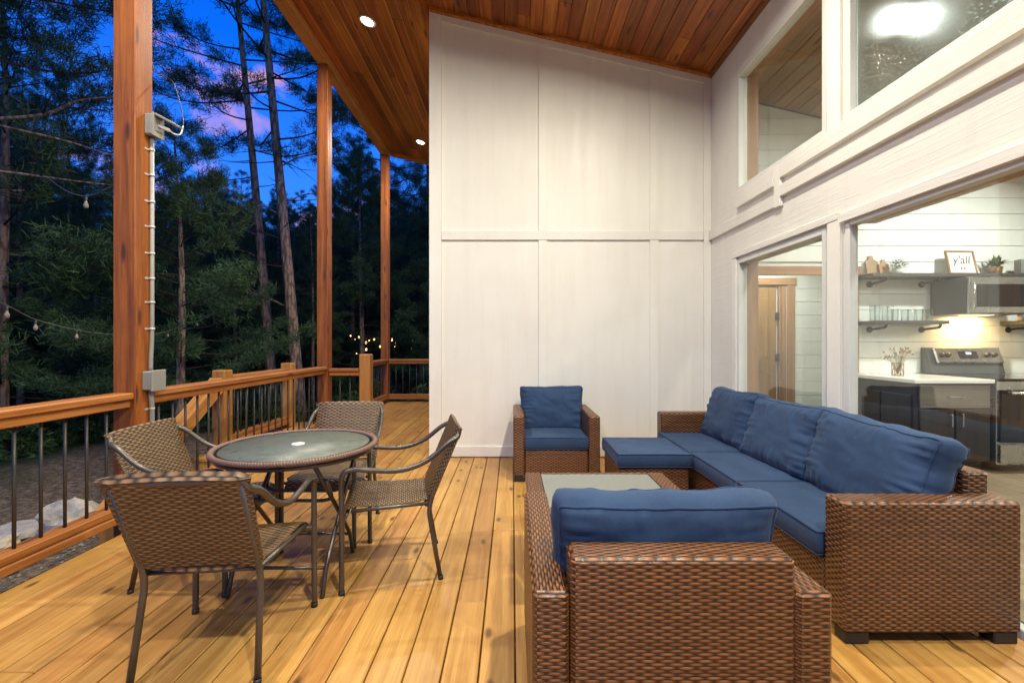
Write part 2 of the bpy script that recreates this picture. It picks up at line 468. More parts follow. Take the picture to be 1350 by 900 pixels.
# ------------------------------------------------------------------ POSTS, BEAM, RAILINGS
GZ = -.66
def post(y, label):
    mb = MB(); mb.box((-2.755, y, GZ - .1), (-2.60, y + .155, 5.185), .006, grain=2)
    o = mb.build('porch_post', M['post'], loc=(-2.68, y + .077, GZ - .1))
    return tag(o, label, 'post', 'timber posts along the deck edge')
post(3.14, 'nearest tall orange timber post, with grey conduit strapped to its side')
post(6.42, 'tall orange timber post at the end of the railing, second from the camera')
post(9.54, 'farthest slim tall timber post at the far corner of the deck')
def railing(label, p0, p1, top=.917, n=None, spacing=.14, cap=True, low=(.06, .16)):
    """straight level railing between two points (x,y)"""
    a = Vector((p0[0], p0[1], 0)); b = Vector((p1[0], p1[1], 0)); d = b - a; L = d.length
    ang = math.atan2(d.y, d.x)
    t = thing('deck_railing', label, 'railing', ((a + b) / 2).to_tuple(), ang, 'railings of the deck')
    h = L / 2
    m = MB(); m.box((-h, -.07, top - .045), (h, .07, top), .007, grain=0); m.build('top_rail', M['rail'], t, world=False)
    m = MB(); m.box((-h, -.045, top - .10), (h, .045, top - .0465), .005, grain=0); m.build('sub_rail', M['rail'], t, world=False)
    m = MB(); m.box((-h, -.055, low[0] + .052), (h, .055, low[1]), .005, grain=0); m.box((-h, -.07, low[0]), (h, .07, low[0] + .05), .005, grain=0)
    m.build('bottom_rail', M['rail'], t, world=False)
    n = max(2, int(round(L / spacing)))
    me = None
    for i in range(1, n):
        x = -h + L * i / n
        if me is None:
            m = MB(); m.tube([(0, 0, low[1] - .01), (0, 0, top - .09)], .0090, 8)
            o = m.build('baluster', M['baluster'], t, world=False); me = o
        else:
            o = me.copy(); COL.objects.link(o); o.parent = t
        o.location = (x, 0, 0)
    return t
RX = -2.672
railing('deck railing on the near left, left of the post with the conduit', (RX, .08), (RX, 3.137))
railing('deck railing behind the dining set, between the nearest and second posts', (RX, 3.298), (RX, 6.417))
railing('short railing panel between the second post and a stubby newel post', (-2.597, 6.50), (-2.172, 6.50), top=.885)
railing('short railing panel running up to the farthest corner post', (RX, 8.42), (RX, 9.537), top=.90)
railing('railing across the far end of the deck beside the white wall', (-2.597, 9.62), (-.86, 9.62), top=.90)
railing('outer railing beyond the dining set, between two short newel posts on the lower landing', (-3.36, 5.36), (-3.36, 6.75), top=.87)
def newel(x, y, top, w, label, bot=-.02):
    m = MB(); m.box((x - w / 2, y - w / 2, bot), (x + w / 2, y + w / 2, top), .012, grain=2)
    o = m.build('newel_post', M['newel'], loc=(x, y, bot)); tag(o, label, 'newel post', 'short newel posts of the railings')
newel(-3.36, 5.28, .94, .155, 'short yellow timber newel with a sloping stair rail fixed to it', -.001)
newel(-3.36, 6.83, .95, .155, 'short yellow timber newel just left of the second tall post', -.001)
newel(-2.09, 6.52, 1.09, .155, 'chunky short newel with rounded top, standing alone right of the second tall post', .002)
newel(-2.66, 8.34, .92, .14, 'small newel mostly hidden behind the chunky rounded one', -.26)
# stair down from the landing, towards the camera
st = thing('stair_rail', 'sloping wooden stair handrail seen through the railing balusters', 'handrail', (-3.36, 4.5, GZ))
m = MB()
ang = math.atan2(.42, .62); Lr = 1.75
Mx = Matrix.Translation((-3.36, 5.21, .80)) @ Matrix.Rotation(ang, 4, 'X')
m.box((-.07, -Lr, -.075), (.07, 0, .075), .008, grain=1, M=Mx); m.build('handrail', M['newel'], st)
m = MB(); m.box((-3.42, 3.76, GZ), (-3.30, 3.88, -.20), .008, grain=2); m.build('support_post', M['newel'], st)
st = thing('stair', 'wooden steps going down from the landing outside the railing', 'stairs', (-3.1, 4.4, GZ))
for i in range(3):
    m = MB(); y1 = 4.945 - i * .29; z = -.17 - i * .165
    m.box((-3.29, y1 - .30, z - .038), (-2.72, y1, z), .004, grain=0); m.build('step', M['deck'], st)
m = MB(); m.prism([(4.94, -.05), (4.94, -.40), (4.3, GZ), (4.0, GZ), (4.05, -.56)], 0, -2.715, -2.68); m.build('stringer', M['rail'], st)

# ------------------------------------------------------------------ CONDUIT
cd = thing('electrical_conduit', 'grey conduit with outlet boxes running up the nearest post', 'conduit', (-2.58, 3.25, GZ))
xs = -2.583; yc = 3.266
m = MB(); m.tube(fillet([(xs, yc, GZ), (xs, yc, .80), (xs, yc - .012, .92)], .1), .0155, 12)
m.tube(fillet([(xs, yc - .012, 1.05), (xs, yc - .012, 1.13), (xs, yc, 1.30), (xs, yc, 2.75)], .1), .0135, 12)
m.build('pipe', M['grey_pvc'], cd)
sb = None
for z in [.79, 1.36, 1.55, 1.72, 1.90, 2.09, 2.27, 2.46, 2.64]:
    m = MB(); m.tube([(xs, yc, -.007), (xs, yc, .007)], .0175, 12); m.box((-2.601, yc - .045, -.006), (-2.597, yc + .016, .006), 0)
    if sb is None: sb = m.build('strap', M['grey_metal_strap'], cd); sb.location.z = z - GZ + GZ; base_o = sb
    else:
        sb = base_o.copy(); COL.objects.link(sb); sb.parent = cd
    sb.location = (0, 0, z)
m = MB(); m.box((-2.602, 3.195, .925), (-2.535, 3.315, 1.06), .008); m.box((-2.535, 3.19, .918), (-2.522, 3.32, 1.067), .004); m.build('junction_box', M['grey_pvc'], cd)
m = MB(); m.box((-2.602, 3.215, 2.735), (-2.545, 3.315, 2.885), .008); ob = m.build('outlet_box', M['grey_pvc'], cd)
m = MB(); m.box((-2.545, 3.212, 2.728), (-2.533, 3.318, 2.892), .003); m.box((-2.533, 3.235, 2.77), (-2.528, 3.295, 2.81), .002)
oc = m.build('cover_plate', M['grey_pvc'], cd)
m = MB(); Mx = Matrix.Translation((-2.53, 3.265, 2.885)) @ Matrix.Rotation(R(28), 4, 'Y')
m.box((0, -.045, -.010), (.14, .045, .006), .003, M=Mx); m.build('flip_cover', M['grey_pvc'], cd)
m = MB(); m.tube(crom([(-2.375, 3.27, 2.77), (-2.375, 3.285, 2.82), (-2.40, 3.32, 2.90), (-2.47, 3.38, 3.05), (-2.53, 3.40, 3.2), (-2.61, 3.41, 3.27), (-2.70, 3.40, 3.4), (-2.74, 3.36, 4.4)], 8), .0038, 6)
co = m.build('power_cord', M['black_foot'], loc=(-2.5, 3.27, 2.8))
tag(co, 'thin cord with a pale plug in the outlet box high on the nearest post', 'cord')
m = MB(); m.tube([(-2.535, 3.262, 2.815), (-2.46, 3.262, 2.783)], .013, 8); m.build('plug', M['white_plastic'], co)
m = MB(); m.tube(crom([(-2.46, 3.262, 2.783), (-2.42, 3.262, 2.755), (-2.385, 3.264, 2.75), (-2.375, 3.27, 2.77), (-2.375, 3.285, 2.82)], 8), .005, 6); m.build('plug_lead', M['white_plastic'], co)

# ------------------------------------------------------------------ CABIN
CX = 2.18
cab = thing('cabin', 'cream panelled cabin with tall windows and a sloping timber porch ceiling', 'house', (2.2, 5.0, 0))
def slope_box(m, xa, xb, ya, yb, za, gap=.0, r=None):
    """upright block whose top follows the ceiling"""
    m.prism([(xa, za), (xb, za), (xb, zc(xb) - gap), (xa, zc(xa) - gap)], 1, ya, yb, r)
# back wall, side wall
m = MB(); slope_box(m, -.88, 2.16, 5.0, 5.13, -.02, -.01); m.build('panel_wall', M['panel'], cab)
m = MB(); m.prism([(5.131, -.02), (9.68, -.02), (9.68, zc(-.82)), (5.131, zc(-.82))], 0, -.86, -.74); m.build('side_wall', M['panel'], cab)
# battens of the back wall: proud boards
def trim(m, lo, hi, b=.004): m.box(lo, hi, b)
m = MB()
for (xa, xb) in ((.292, .383), (1.512, 1.605)):
    m.prism([(xa, .125), (xb, .125), (xb, 2.378), (xa, 2.378)], 1, 4.982, 5.0)
    m.prism([(xa, 2.482), (xb, 2.482), (xb, zc(xb) - .10), (xa, zc(xa) - .10)], 1, 4.982, 5.0)
m.build('batten', M['trim_v'], cab)
m = MB(); slope_box(m, -.905, -.775, 4.976, 5.0, -.01, .004); m.box((-.905, 5.0, -.01), (-.881, 5.12, zc(-.9) - .01), 0); m.build('corner_board', M['trim_v'], cab)
m = MB(); slope_box(m, 2.10, 2.178, 4.976, 5.0, 0.0, .004); m.build('corner_board', M['trim_v'], cab)
m = MB(); m.box((-.773, 4.978, 2.38), (2.098, 5.0, 2.48), .003); m.build('belly_band', M['trim_h'], cab)
m = MB(); m.box((-.773, 4.976, .012), (2.098, 5.0, .123), .003); m.build('skirting_board', M['trim_h'], cab)
m = MB(); xa, xb = -.773, 2.098
m.prism([(xa, zc(xa) - .10), (xb, zc(xb) - .10), (xb, zc(xb) - .004), (xa, zc(xa) - .004)], 1, 4.979, 5.0); m.build('frieze_board', M['trim_h'], cab)
# ceiling planks (porch and inside), roof
m = MB()
A = math.atan(.235); ca = math.cos(A)
def planks(m, xa, xb, ya, yb, w=.137):
    n = int(round((xb - xa) / (w * ca))); ww = (xb - xa) / n
    for i in range(n):
        xm = xa + (i + .5) * ww
        Mx = Matrix.Translation((xm, 0, zc(xm))) @ Matrix.Rotation(A, 4, 'Y')
        y = ya - rng.random() * 3
        while y < yb:
            y1 = min(y + rng.choice([2.4, 3.0, 3.6, 4.8]), yb); a = max(y, ya)
            if y1 > a + .1: m.box((-ww / ca / 2 + .0015, a + .001, 0), (ww / ca / 2 - .0015, y1 - .001, .018), .005, grain=1, M=Mx)
            y = y1
planks(m, -2.60, 2.18, -3, 9.74)
m.build('porch_ceiling', M['ceil'], cab)
m = MB(); planks(m, 2.33, 7.3, -3, 5.25); m.build('inside_ceiling', M['ceil_in'], cab)
m = MB(); m.prism([(-2.60, zc(-2.6) + .035), (7.5, zc(7.5) + .035), (7.5, zc(7.5) + .25), (-2.60, zc(-2.6) + .25)], 1, -3.1, 9.78); m.build('roof', M['charcoal'], cab)
m = MB(); m.box((-2.755, -3.0, 5.187), (-2.60, 9.72, 5.50), .006); m.build('eave_beam', M['beam'], cab)
m = MB(); m.prism([(-2.6, zc(-2.6) - .06), (-.91, zc(-.91) - .06), (-.91, zc(-.91) + .03), (-2.6, zc(-2.6) + .03)], 1, 9.745, 9.785); m.build('end_fascia', M['beam'], cab)
m = MB()
m.prism([(-.90, zc(-.90) - .035), (2.135, zc(2.135) - .035), (2.135, zc(2.135) - .002), (-.90, zc(-.90) - .002)], 1, 4.93, 4.975)
m.prism([(2.137, zc(2.137) - .035), (2.178, zc(2.178) - .035), (2.178, zc(2.178) - .002), (2.137, zc(2.137) - .002)], 1, -3, 4.974)
m.build('ceiling_moulding', M['ceil'], cab)
# window wall at x = 2.18 .. 2.33
YA = 0.55
m = MB()
XW0, XW1 = CX, 2.33
def wbox(y0, y1, z0, z1): m.box((XW0, y0, z0), (XW1, y1, z1), 0)
wbox(4.40, 5.13, -.02, zc(XW1)); m.box((XW0, 2.97, -.02), (2.238, 3.14, zc(2.24)), 0); m.box((2.239, 3.105, -.02), (XW1, 3.14, zc(XW1)), 0)                       # piers
wbox(3.141, 4.399, -.02, .32); wbox(3.141, 4.399, 2.06, 2.70); wbox(3.141, 4.399, 3.84, zc(XW1))
wbox(YA, 2.969, 2.06, 2.70); wbox(YA, 2.969, 3.84, zc(XW1)); wbox(-3.0, YA - .001, -.02, zc(XW1))
m.build('window_wall', M['trim_h'], cab)
# thick horizontal trim boards
m = MB(); T = .022
m.box((CX - T - .014, YA, 2.58), (CX - .0005, 3.652, 2.70), .003); m.box((CX - T - .014, 3.738, 2.545), (CX - .0005, 4.36, 2.70), .003); m.box((CX - T - .012, YA, 2.432), (CX - .0005, 3.652, 2.525), .003)
m.box((CX - T - .008, 3.738, 2.372), (CX - .0005, 4.97, 2.475), .003)
m.build('ledger_board', M['trim_h'], cab)
m = MB(); m.box((CX - T - .011, 3.653, 2.36), (CX - .0005, 3.737, 2.70), .003); m.build('batten', M['trim_v'], cab)
m = MB()
m.box((CX - .03, 3.02, 2.075), (CX - .0005, 4.46, 2.125), .003); m.box((CX - .036, YA, 2.045), (CX - .0005, 2.985, 2.105), .003)
m.build('head_casing', M['trim_h'], cab)
for lo_, hi_ in (((CX - .026, 2.995, .0), (CX - .0005, 3.115, 2.074)), ((CX - .026, 2.995, 2.702), (CX - .0005, 3.115, zc(CX) - .04)), ((CX - .026, 4.385, .32), (CX - .0005, 4.46, 2.073))):
    m = MB(); m.box(lo_, hi_, .003); m.build('window_casing', M['trim_v'], cab)
def window(y0, y1, z0, z1, gm, fw=.045, label=None, oak=True):
    f = MB(); xo, xi = CX - .012, (CX + .07 if oak else CX + .045)
    f.box((xo, y0, z0), (xi, y0 + fw, z1), .004, grain=2); f.box((xo, y1 - fw, z0), (xi, y1, z1), .004, grain=2)
    f.box((xo, y0 + fw, z0), (xi, y1 - fw, z0 + fw), .004); f.box((xo, y0 + fw, z1 - fw), (xi, y1 - fw, z1), .004)
    fo = f.build('window', M['vinyl'], cab)
    if label: fo['label'] = label
    p = MB(); p.box((CX + .028, y0 + fw - .004, z0 + fw - .004), (CX + .036, y1 - fw + .004, z1 - fw + .004), 0); p.build('pane', gm, fo)
    l = MB(); jx0, jx1 = xi + .0005, 2.37; q = .022
    if oak:
        l.box((jx0, y0, z0), (jx1, y0 + q, z1), .002, grain=2); l.box((jx0, y1 - q, z0), (jx1, y1, z1), .002, grain=2)
        l.box((jx0, y0 + q, z0), (jx1, y1 - q, z0 + q), .002); l.box((jx0, y0 + q, z1 - q), (jx1, y1 - q, z1), .002)
        l.box((2.331, y1 + .001, z0), (2.352, y1 + .085, z1 + .08), .002, grain=2)
    else: l.box((jx0, y0, z1 - q), (jx1, y1, z1), .002)
    l.build('oak_jamb', M['oak'], fo)
window(3.142, 4.398, .321, 2.059, M['glass'], label='lower window showing the inside door')
window(YA + .001, 2.968, .0, 2.059, M['glass'], label='tall glass door panel showing the kitchen', oak=False)
window(3.142, 4.398, 2.701, 3.839, M['glass'], label='clear upper window')
window(YA + .001, 2.968, 2.701, 3.839, M['wet_glass'], label='upper window beaded with raindrops', oak=False)
# interior shell
m = MB()
m.box((2.33, -3, -.06), (7.4, 6.35, -.03), 0)
n_b = 34
for i in range(28):
    xa = 2.34 + i * .18; y = -3 - rng.random() * 2
    while y < 6.35:
        y1 = min(y + 1.2 + rng.random(), 6.35); a = max(y, -3)
        if y1 > a + .05: m.box((xa + .001, a + .001, -.03), (xa + .179, y1 - .001, -.012), .002, grain=1)
        y = y1
o = m.build('inside_floor', M['interior_floor']); tag(o, kind='structure')
def shiplap(m, xa, xb, y, z0, z1, holes=(), bh=.184, clip=False):
    z = z0
    while z < z1 - .01:
        zt = min(z + bh - .004, z1)
        segs = [(xa, xb)]
        for (ha, hb, hz0, hz1) in holes:
            if z < hz1 - .001 and zt > hz0:
                if zt > hz1 + .001: zt2 = zt
                segs = [q for s_ in segs for q in ((s_[0], min(s_[1], ha)), (max(s_[0], hb), s_[1])) if q[1] - q[0] > .01]
        for (a, b) in segs:
            if clip: b = min(b, (4.68 - zt) / .235)
            if b > a + .02: m.box((a, y, z), (b, y + .018, zt), .004, grain=0)
        z += bh
m = MB(); shiplap(m, 2.335, 7.3, 5.25, -.02, 4.13, holes=[(2.52, 3.90, -1, 2.04)], clip=True)
m.prism([(2.335, 2.06), (7.3, 2.06), (7.3, zc(7.3)), (2.335, zc(2.335))], 1, 5.275, 5.36)
m.box((3.91, 5.275, -.02), (7.3, 5.36, 2.058), 0); m.box((2.335, 5.275, -.02), (2.515, 5.36, 2.058), 0)
m.build('kitchen_wall', M['shiplap'], cab)
m = MB(); shiplap(m, 2.335, 5.0, 6.30, -.02, 2.5, holes=[(2.98, 3.80, -1, 2.04)], bh=.184)
m.box((3.81, 6.32, -.02), (5.0, 6.40, 2.5), 0); m.box((2.335, 6.32, 2.06), (3.81, 6.40, 2.5), 0); m.box((2.335, 6.32, -.02), (2.97, 6.40, 2.06), 0)
m.build('hall_wall', M['shiplap'], cab)
m = MB(); m.box((2.20, 5.37, 2.45), (5.0, 6.3, 2.5), 0); m.box((5.0, 5.37, -.02), (5.1, 6.4, 2.5), 0); m.box((2.21, 5.37, -.02), (2.33, 6.4, 2.45), 0); m.box((2.90, 6.41, -.02), (3.90, 6.44, 2.1), 0); m.box((3.667, 6.348, -.01), (3.699, 6.40, 2.04), 0); m.build('hall_shell', M['shiplap'], cab)
m = MB(); m.prism([(-3, -.02), (5.36, -.02), (5.36, zc(7.3)), (-3, zc(7.3))], 0, 7.3, 7.4)
m.prism([(2.33, -.02), (7.3, -.02), (7.3, zc(7.3)), (2.33, zc(2.33))], 1, -3.1, -3.0); m.build('inside_wall', M['shiplap'], cab)
m = MB()
m.box((3.90, 5.222, -.01), (3.985, 5.249, 2.03), .003); m.box((2.435, 5.222, -.01), (2.52, 5.249, 2.03), .003); m.box((2.40, 5.218, 2.032), (4.01, 5.249, 2.135), .003)
m.box((3.885, 5.25, -.01), (3.899, 5.37, 2.03), .002); m.box((2.521, 5.25, -.01), (2.535, 5.37, 2.03), .002)
m.build('opening_trim', M['oak'], cab)
dr = MB(); dr.box((2.975, 6.31, -.01), (3.665, 6.345, 2.02), .003, grain=2)
for (xa, xb, za, zb) in ((3.06, 3.27, 1.05, 1.88), (3.37, 3.58, 1.05, 1.88), (3.06, 3.27, .2, .82), (3.37, 3.58, .2, .82)):
    dr.box((xa, 6.300, za), (xb, 6.3095, zb), .006, grain=2)
door = dr.build('door', M['golden_oak'], cab)
m = MB(); m.box((3.34, 6.285, .86), (3.47, 6.299, 1.06), .004); m.tube([(3.40, 6.28, .96), (3.40, 6.23, .96)], .025, 12); m.build('handle', M['golden_oak'], door)
for z in (1.62, 1.05, .3):
    m = MB(); m.box((3.645, 6.296, z - .05), (3.70, 6.309, z + .05), .002); m.build('hinge', M['black_metal'], door)
m = MB(); m.box((3.80, 6.275, -.01), (3.905, 6.299, 2.05), .003, grain=2); m.box((2.87, 6.275, -.01), (2.972, 6.299, 2.05), .003, grain=2)
m.box((2.85, 6.272, 2.052), (3.925, 6.299, 2.145), .003); m.box((3.735, 6.30, -.01), (3.799, 6.34, 2.04), .006, grain=2); m.box((3.70, 6.31, -.01), (3.734, 6.345, 2.04), .004, grain=2); m.build('door_casing', M['oak'], cab)

# ------------------------------------------------------------------ LAMPS
def downlight(x, y, label, watts, col=(1, .93, .79), group='recessed porch ceiling lights', size=.15, z=None, tilt=True, k=1.0):
    zz = (zc(x) if z is None else z) - .002
    t = thing('recessed_light', label, 'ceiling light', (x, y, zz), 0, group)
    if z is None: t.rotation_euler = (0, A, 0)
    m = MB(); m.lathe([(a_ * k, b_) for a_, b_ in [(.072, -.004), (.080, -.012), (.098, -.010), (.102, 0.0), (.07, 0.0)]], n=32); m.build('trim_ring', M['white_plastic'], t, world=False)
    m = MB(); m.lathe([(a_ * k, b_) for a_, b_ in [(.0705, -.005), (.04, -.009), (.0005, -.010)]], n=28); m.build('lens', M['lens'], t, world=False)
    ld = bpy.data.lights.new('lamp', 'AREA'); ld.shape = 'DISK'; ld.size = size; ld.energy = watts; ld.color = col; ld.spread = R(168)
    lo = bpy.data.objects.new('lamp', ld); COL.objects.link(lo); lo.parent = t; lo.location = (0, 0, -.03); return t
PW = 100
downlight(-1.73, 5.44, 'bright recessed ceiling light above the second porch post', PW)
downlight(-1.76, 8.75, 'bright recessed ceiling light near the far end of the porch', PW * .8)
downlight(-1.75, 2.13, 'recessed ceiling light above the dining table', PW * 1.15)
downlight(-1.75, -1.2, 'recessed ceiling light behind the camera on the railing side', PW * 1.4)
downlight(1.02, 2.70, 'recessed ceiling light above the wicker lounge set', PW * 1.15)
downlight(1.0, -.6, 'recessed ceiling light behind the camera on the window side', PW * 1.6)
IW = 70; IC = (1, .98, .91)
downlight(3.23, 3.73, 'bright inside ceiling light glaring through the wet upper window', 12, IC, 'recessed inside ceiling lights', size=.18, k=1.25)
downlight(5.2, 3.73, 'inside ceiling light above the kitchen range', 108, IC, 'recessed inside ceiling lights')
downlight(3.23, .9, 'inside ceiling light towards the front of the room', 105, IC, 'recessed inside ceiling lights')
downlight(5.2, .9, 'inside ceiling light at the front far corner', IW, IC, 'recessed inside ceiling lights')
downlight(3.45, 5.8, 'small added hall ceiling light, out of view in front of the inside door', 16, IC, 'recessed inside ceiling lights', z=2.448)  # added lamp, out of view, brightens the hall behind the opening

# ------------------------------------------------------------------ SOFT FURNITURE
def cushion(name, Wd, Dp, Th, Mx, parent, crown=.16, seed=0, wr=.006, n=30, edge=.88, pinch=.02, bp=.8, cw=1.3, soft=0):
    """boxed cushion centred on its local origin; Mx places it in the parent's space"""
    m = MB(); sv = Vector((seed * 3.7, seed * 1.3, seed * 7.1))
    nx = max(8, int(n * Wd / max(Wd, Dp))); ny = max(8, int(n * Dp / max(Wd, Dp))); nz = 6
    def f(u, v, w):
        x = u * Wd / 2 * (1 - pinch * (1 - v * v)); y = v * Dp / 2 * (1 - pinch * (1 - u * u))
        b = (1 - u ** 4) * (1 - v ** 4)
        z = w * Th / 2 * (edge + crown * b ** bp)
        s_ = (1 - w * w) * (.045 if bp > .6 else .10) * Th
        if abs(u) > .999: x += math.copysign(s_ * 1.4, u)
        if abs(v) > .999: y += math.copysign(s_ * 1.4, v)
        p = Vector((x, y, z)); seam = 1 - max(abs(u), abs(v)) ** 10
        ew = max(abs(u), abs(v)) ** 3
        if abs(w) > .99:
            q = p * 5.5 + sv
            # creases run towards the seams
            cr = mnoise.noise(Vector((u * 7, v * 1.6, 1)) + sv) * (abs(v) ** 2) + mnoise.noise(Vector((u * 1.6, v * 7, 4)) + sv) * (abs(u) ** 2)
            p.z += w * (0 if soft else wr) * seam * (mnoise.noise(q) * 1.2 + mnoise.noise(q * 2.3) * .6 + cr * cw)
        else:
            p += Vector((p.x, p.y, 0)).normalized() * wr * .25 * (mnoise.noise(Vector((u * 8, v * 8, w)) + sv)) * (1 - w * w)
        return p
    def lin(k): return [-1 + 2 * i / k for i in range(k + 1)]
    for w in (1, -1):
        P = [[f(u, v, w) for v in (lin(ny) if w > 0 else lin(ny)[::-1])] for u in lin(nx)]
        m.grid(P, lambda i, j: (i / nx * Wd, j / ny * Dp))
        # outward orientation: top grid u x v -> +z
    for s_ in (1, -1):
        P = [[f(s_, v, w) for w in (lin(nz) if s_ > 0 else lin(nz)[::-1])] for v in lin(ny)]
        m.grid(P, lambda i, j: (i / ny * Dp, j / nz * Th))
        P = [[f(u, s_, w) for w in (lin(nz)[::-1] if s_ > 0 else lin(nz))] for u in lin(nx)]
        m.grid(P, lambda i, j: (i / nx * Wd, j / nz * Th))
    key = lambda p: (round(p[0], 4), round(p[1], 4), round(p[2], 4))
    idx = {}; vmap = []; uniq = []
    for p in m.v:
        k_ = key(p)
        if k_ not in idx: idx[k_] = len(uniq); uniq.append(p)
        vmap.append(idx[k_])
    m.f = [tuple(vmap[q] for q in f_) for f_ in m.f]
    Pn = np.array(uniq, dtype=float)
    ed = set()
    for f_ in m.f:
        for a_ in range(4): ed.add((min(f_[a_], f_[a_ - 1]), max(f_[a_], f_[a_ - 1])))
    ed = np.array(list(ed)); cntv = np.zeros(len(Pn)); np.add.at(cntv, ed[:, 0], 1); np.add.at(cntv, ed[:, 1], 1)
    for _ in range(soft):
        acc = np.zeros_like(Pn); np.add.at(acc, ed[:, 0], Pn[ed[:, 1]]); np.add.at(acc, ed[:, 1], Pn[ed[:, 0]])
        Pn = .5 * Pn + .5 * acc / cntv[:, None]
    if soft:
        nrm = np.zeros_like(Pn)
        for f_ in m.f:
            n_ = np.cross(Pn[f_[1]] - Pn[f_[0]], Pn[f_[2]] - Pn[f_[0]]); nrm[list(f_)] += n_
        nrm /= np.linalg.norm(nrm, axis=1, keepdims=True) + 1e-12
        for q in range(len(Pn)):
            u = Pn[q][0] / (Wd / 2); v = Pn[q][1] / (Dp / 2)
            def ridge(a_, b_, c_): return .5 - abs(mnoise.noise(Vector((a_, b_, c_)) + sv)) * 2.2
            gu = max(0, min(1, (abs(u) - .45) / .4)) * max(0, min(1, (1.04 - abs(u)) / .12)); gv = max(0, min(1, (abs(v) - .5) / .35)) * max(0, min(1, (1.04 - abs(v)) / .12))
            d_ = gu * ridge(u * 1.1, v * 5.5, math.copysign(3, u)) + gv * .7 * ridge(u * 6.5, v * 1.2, math.copysign(8, v))
            d_ += .9 * mnoise.noise(Vector((u * 2.2 + v * .6, v * 2.0, Pn[q][2] * 4)) + sv) + .35 * ridge(u * 3 + v * 1.5, v * 2.4, 1)
            Pn[q] += nrm[q] * wr * d_
    m.v = [tuple(Mx @ Vector(p)) for p in Pn]
    o = m.build(name, M['navy'], parent, world=False)
    p = MB()
    for w in (1, -1):
        loop = [f(u, -1, w) for u in lin(nx)[:-1]] + [f(1, v, w) for v in lin(ny)[:-1]] + [f(u, 1, w) for u in lin(nx)[::-1][:-1]] + [f(-1, v, w) for v in lin(ny)[::-1][:-1]]
        loop = [Vector(Pn[idx[key(q)]]) for q in loop]
        p.tube([Mx @ q for q in loop], .0048, 6, closed=True)
    p.build('piping', M['navy_pipe'], o, world=False)
    return o
def Txyz(x, y, z): return Matrix.Translation((x, y, z))
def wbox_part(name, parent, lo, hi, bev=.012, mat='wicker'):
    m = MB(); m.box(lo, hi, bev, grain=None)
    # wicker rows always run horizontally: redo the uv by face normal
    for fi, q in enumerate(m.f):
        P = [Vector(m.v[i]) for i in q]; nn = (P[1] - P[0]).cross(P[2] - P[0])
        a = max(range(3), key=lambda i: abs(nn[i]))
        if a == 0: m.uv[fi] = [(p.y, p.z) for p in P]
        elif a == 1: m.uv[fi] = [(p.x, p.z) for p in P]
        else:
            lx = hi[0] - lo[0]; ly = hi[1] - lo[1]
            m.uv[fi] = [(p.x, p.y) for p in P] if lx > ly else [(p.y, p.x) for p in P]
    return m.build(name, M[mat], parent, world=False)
def feet(parent, xs, ys):
    for x in xs:
        for y in ys:
            m = MB(); m.box((x - .05, y - .035, 0), (x + .05, y + .035, .052), .004); m.build('foot', M['black_foot'], parent, world=False)
def armchair(loc, rz, label, seed, W=.80, D=.82, lean=12, mat='wicker'):
    """front faces local -y"""
    t = thing('wicker_armchair', label, 'armchair', loc, rz, 'wicker lounge seating')
    h = W / 2; b = D / 2; aw = .10
    for s_ in (-1, 1):
        wbox_part('arm', t, (min(s_ * h, s_ * (h - aw)), -b, .05), (max(s_ * h, s_ * (h - aw)), b, .597), mat=mat)
    wbox_part('backrest', t, (-h + aw + .003, b - .11, .06), (h - aw - .003, b + .004, .69), mat=mat)
    wbox_part('base', t, (-h + aw + .003, -b + .02, .07), (h - aw - .003, b - .115, .285))
    feet(t, (-h + .055, h - .055), (-b + .04, b - .04))
    cushion('seat_cushion', W - 2 * aw - .012, D - .135, .115, Txyz(0, -.055, .345), t, .14, seed, .004)
    cushion('back_cushion', W - 2 * aw + .03, .43, .165, Txyz(0, b - .215, .582) @ Matrix.Rotation(R(90 - lean), 4, 'X'), t, .36, seed + 5, .0085, 60, .64, .03, .5, 2.4, 4)
    return t
armchair((.405, 4.50, 0), 0, 'far wicker armchair with navy cushions against the white wall', 1, W=.785, D=.78)
armchair((.46, 1.635, 0), math.pi, 'near wicker armchair seen from behind, navy cushion above its back', 2, W=.81, D=.83, mat='wicker_tight')
# sofa
so = thing('wicker_sofa', 'long three-seat wicker sofa with navy cushions under the windows', 'sofa', (1.76, 3.15, 0), 0, 'wicker lounge seating')
bx, by = 1.76, 3.15
def L(x, y, z): return (x - bx, y - by, z)
wbox_part('arm', so, L(1.39, 1.90, .05), L(2.134, 2.03, .597)); wbox_part('arm', so, L(1.40, 4.27, .05), L(2.134, 4.40, .60))
wbox_part('backrest', so, L(2.025, 2.033, .06), L(2.134, 4.267, .69)); wbox_part('base', so, L(1.40, 2.033, .07), L(2.022, 4.267, .31))
feet(so, (1.45 - bx, 2.075 - bx), (1.945 - by, 4.35 - by, 3.15 - by))
for i in range(3):
    y0 = 2.04 + i * .742
    cushion('seat_cushion', .65, .738, .115, Txyz(1.695 - bx, y0 + .371 - by, .365), so, .14, 20 + i, .005)
ys = [(2.02, 2.79), (2.78, 3.52), (3.51, 4.26)]
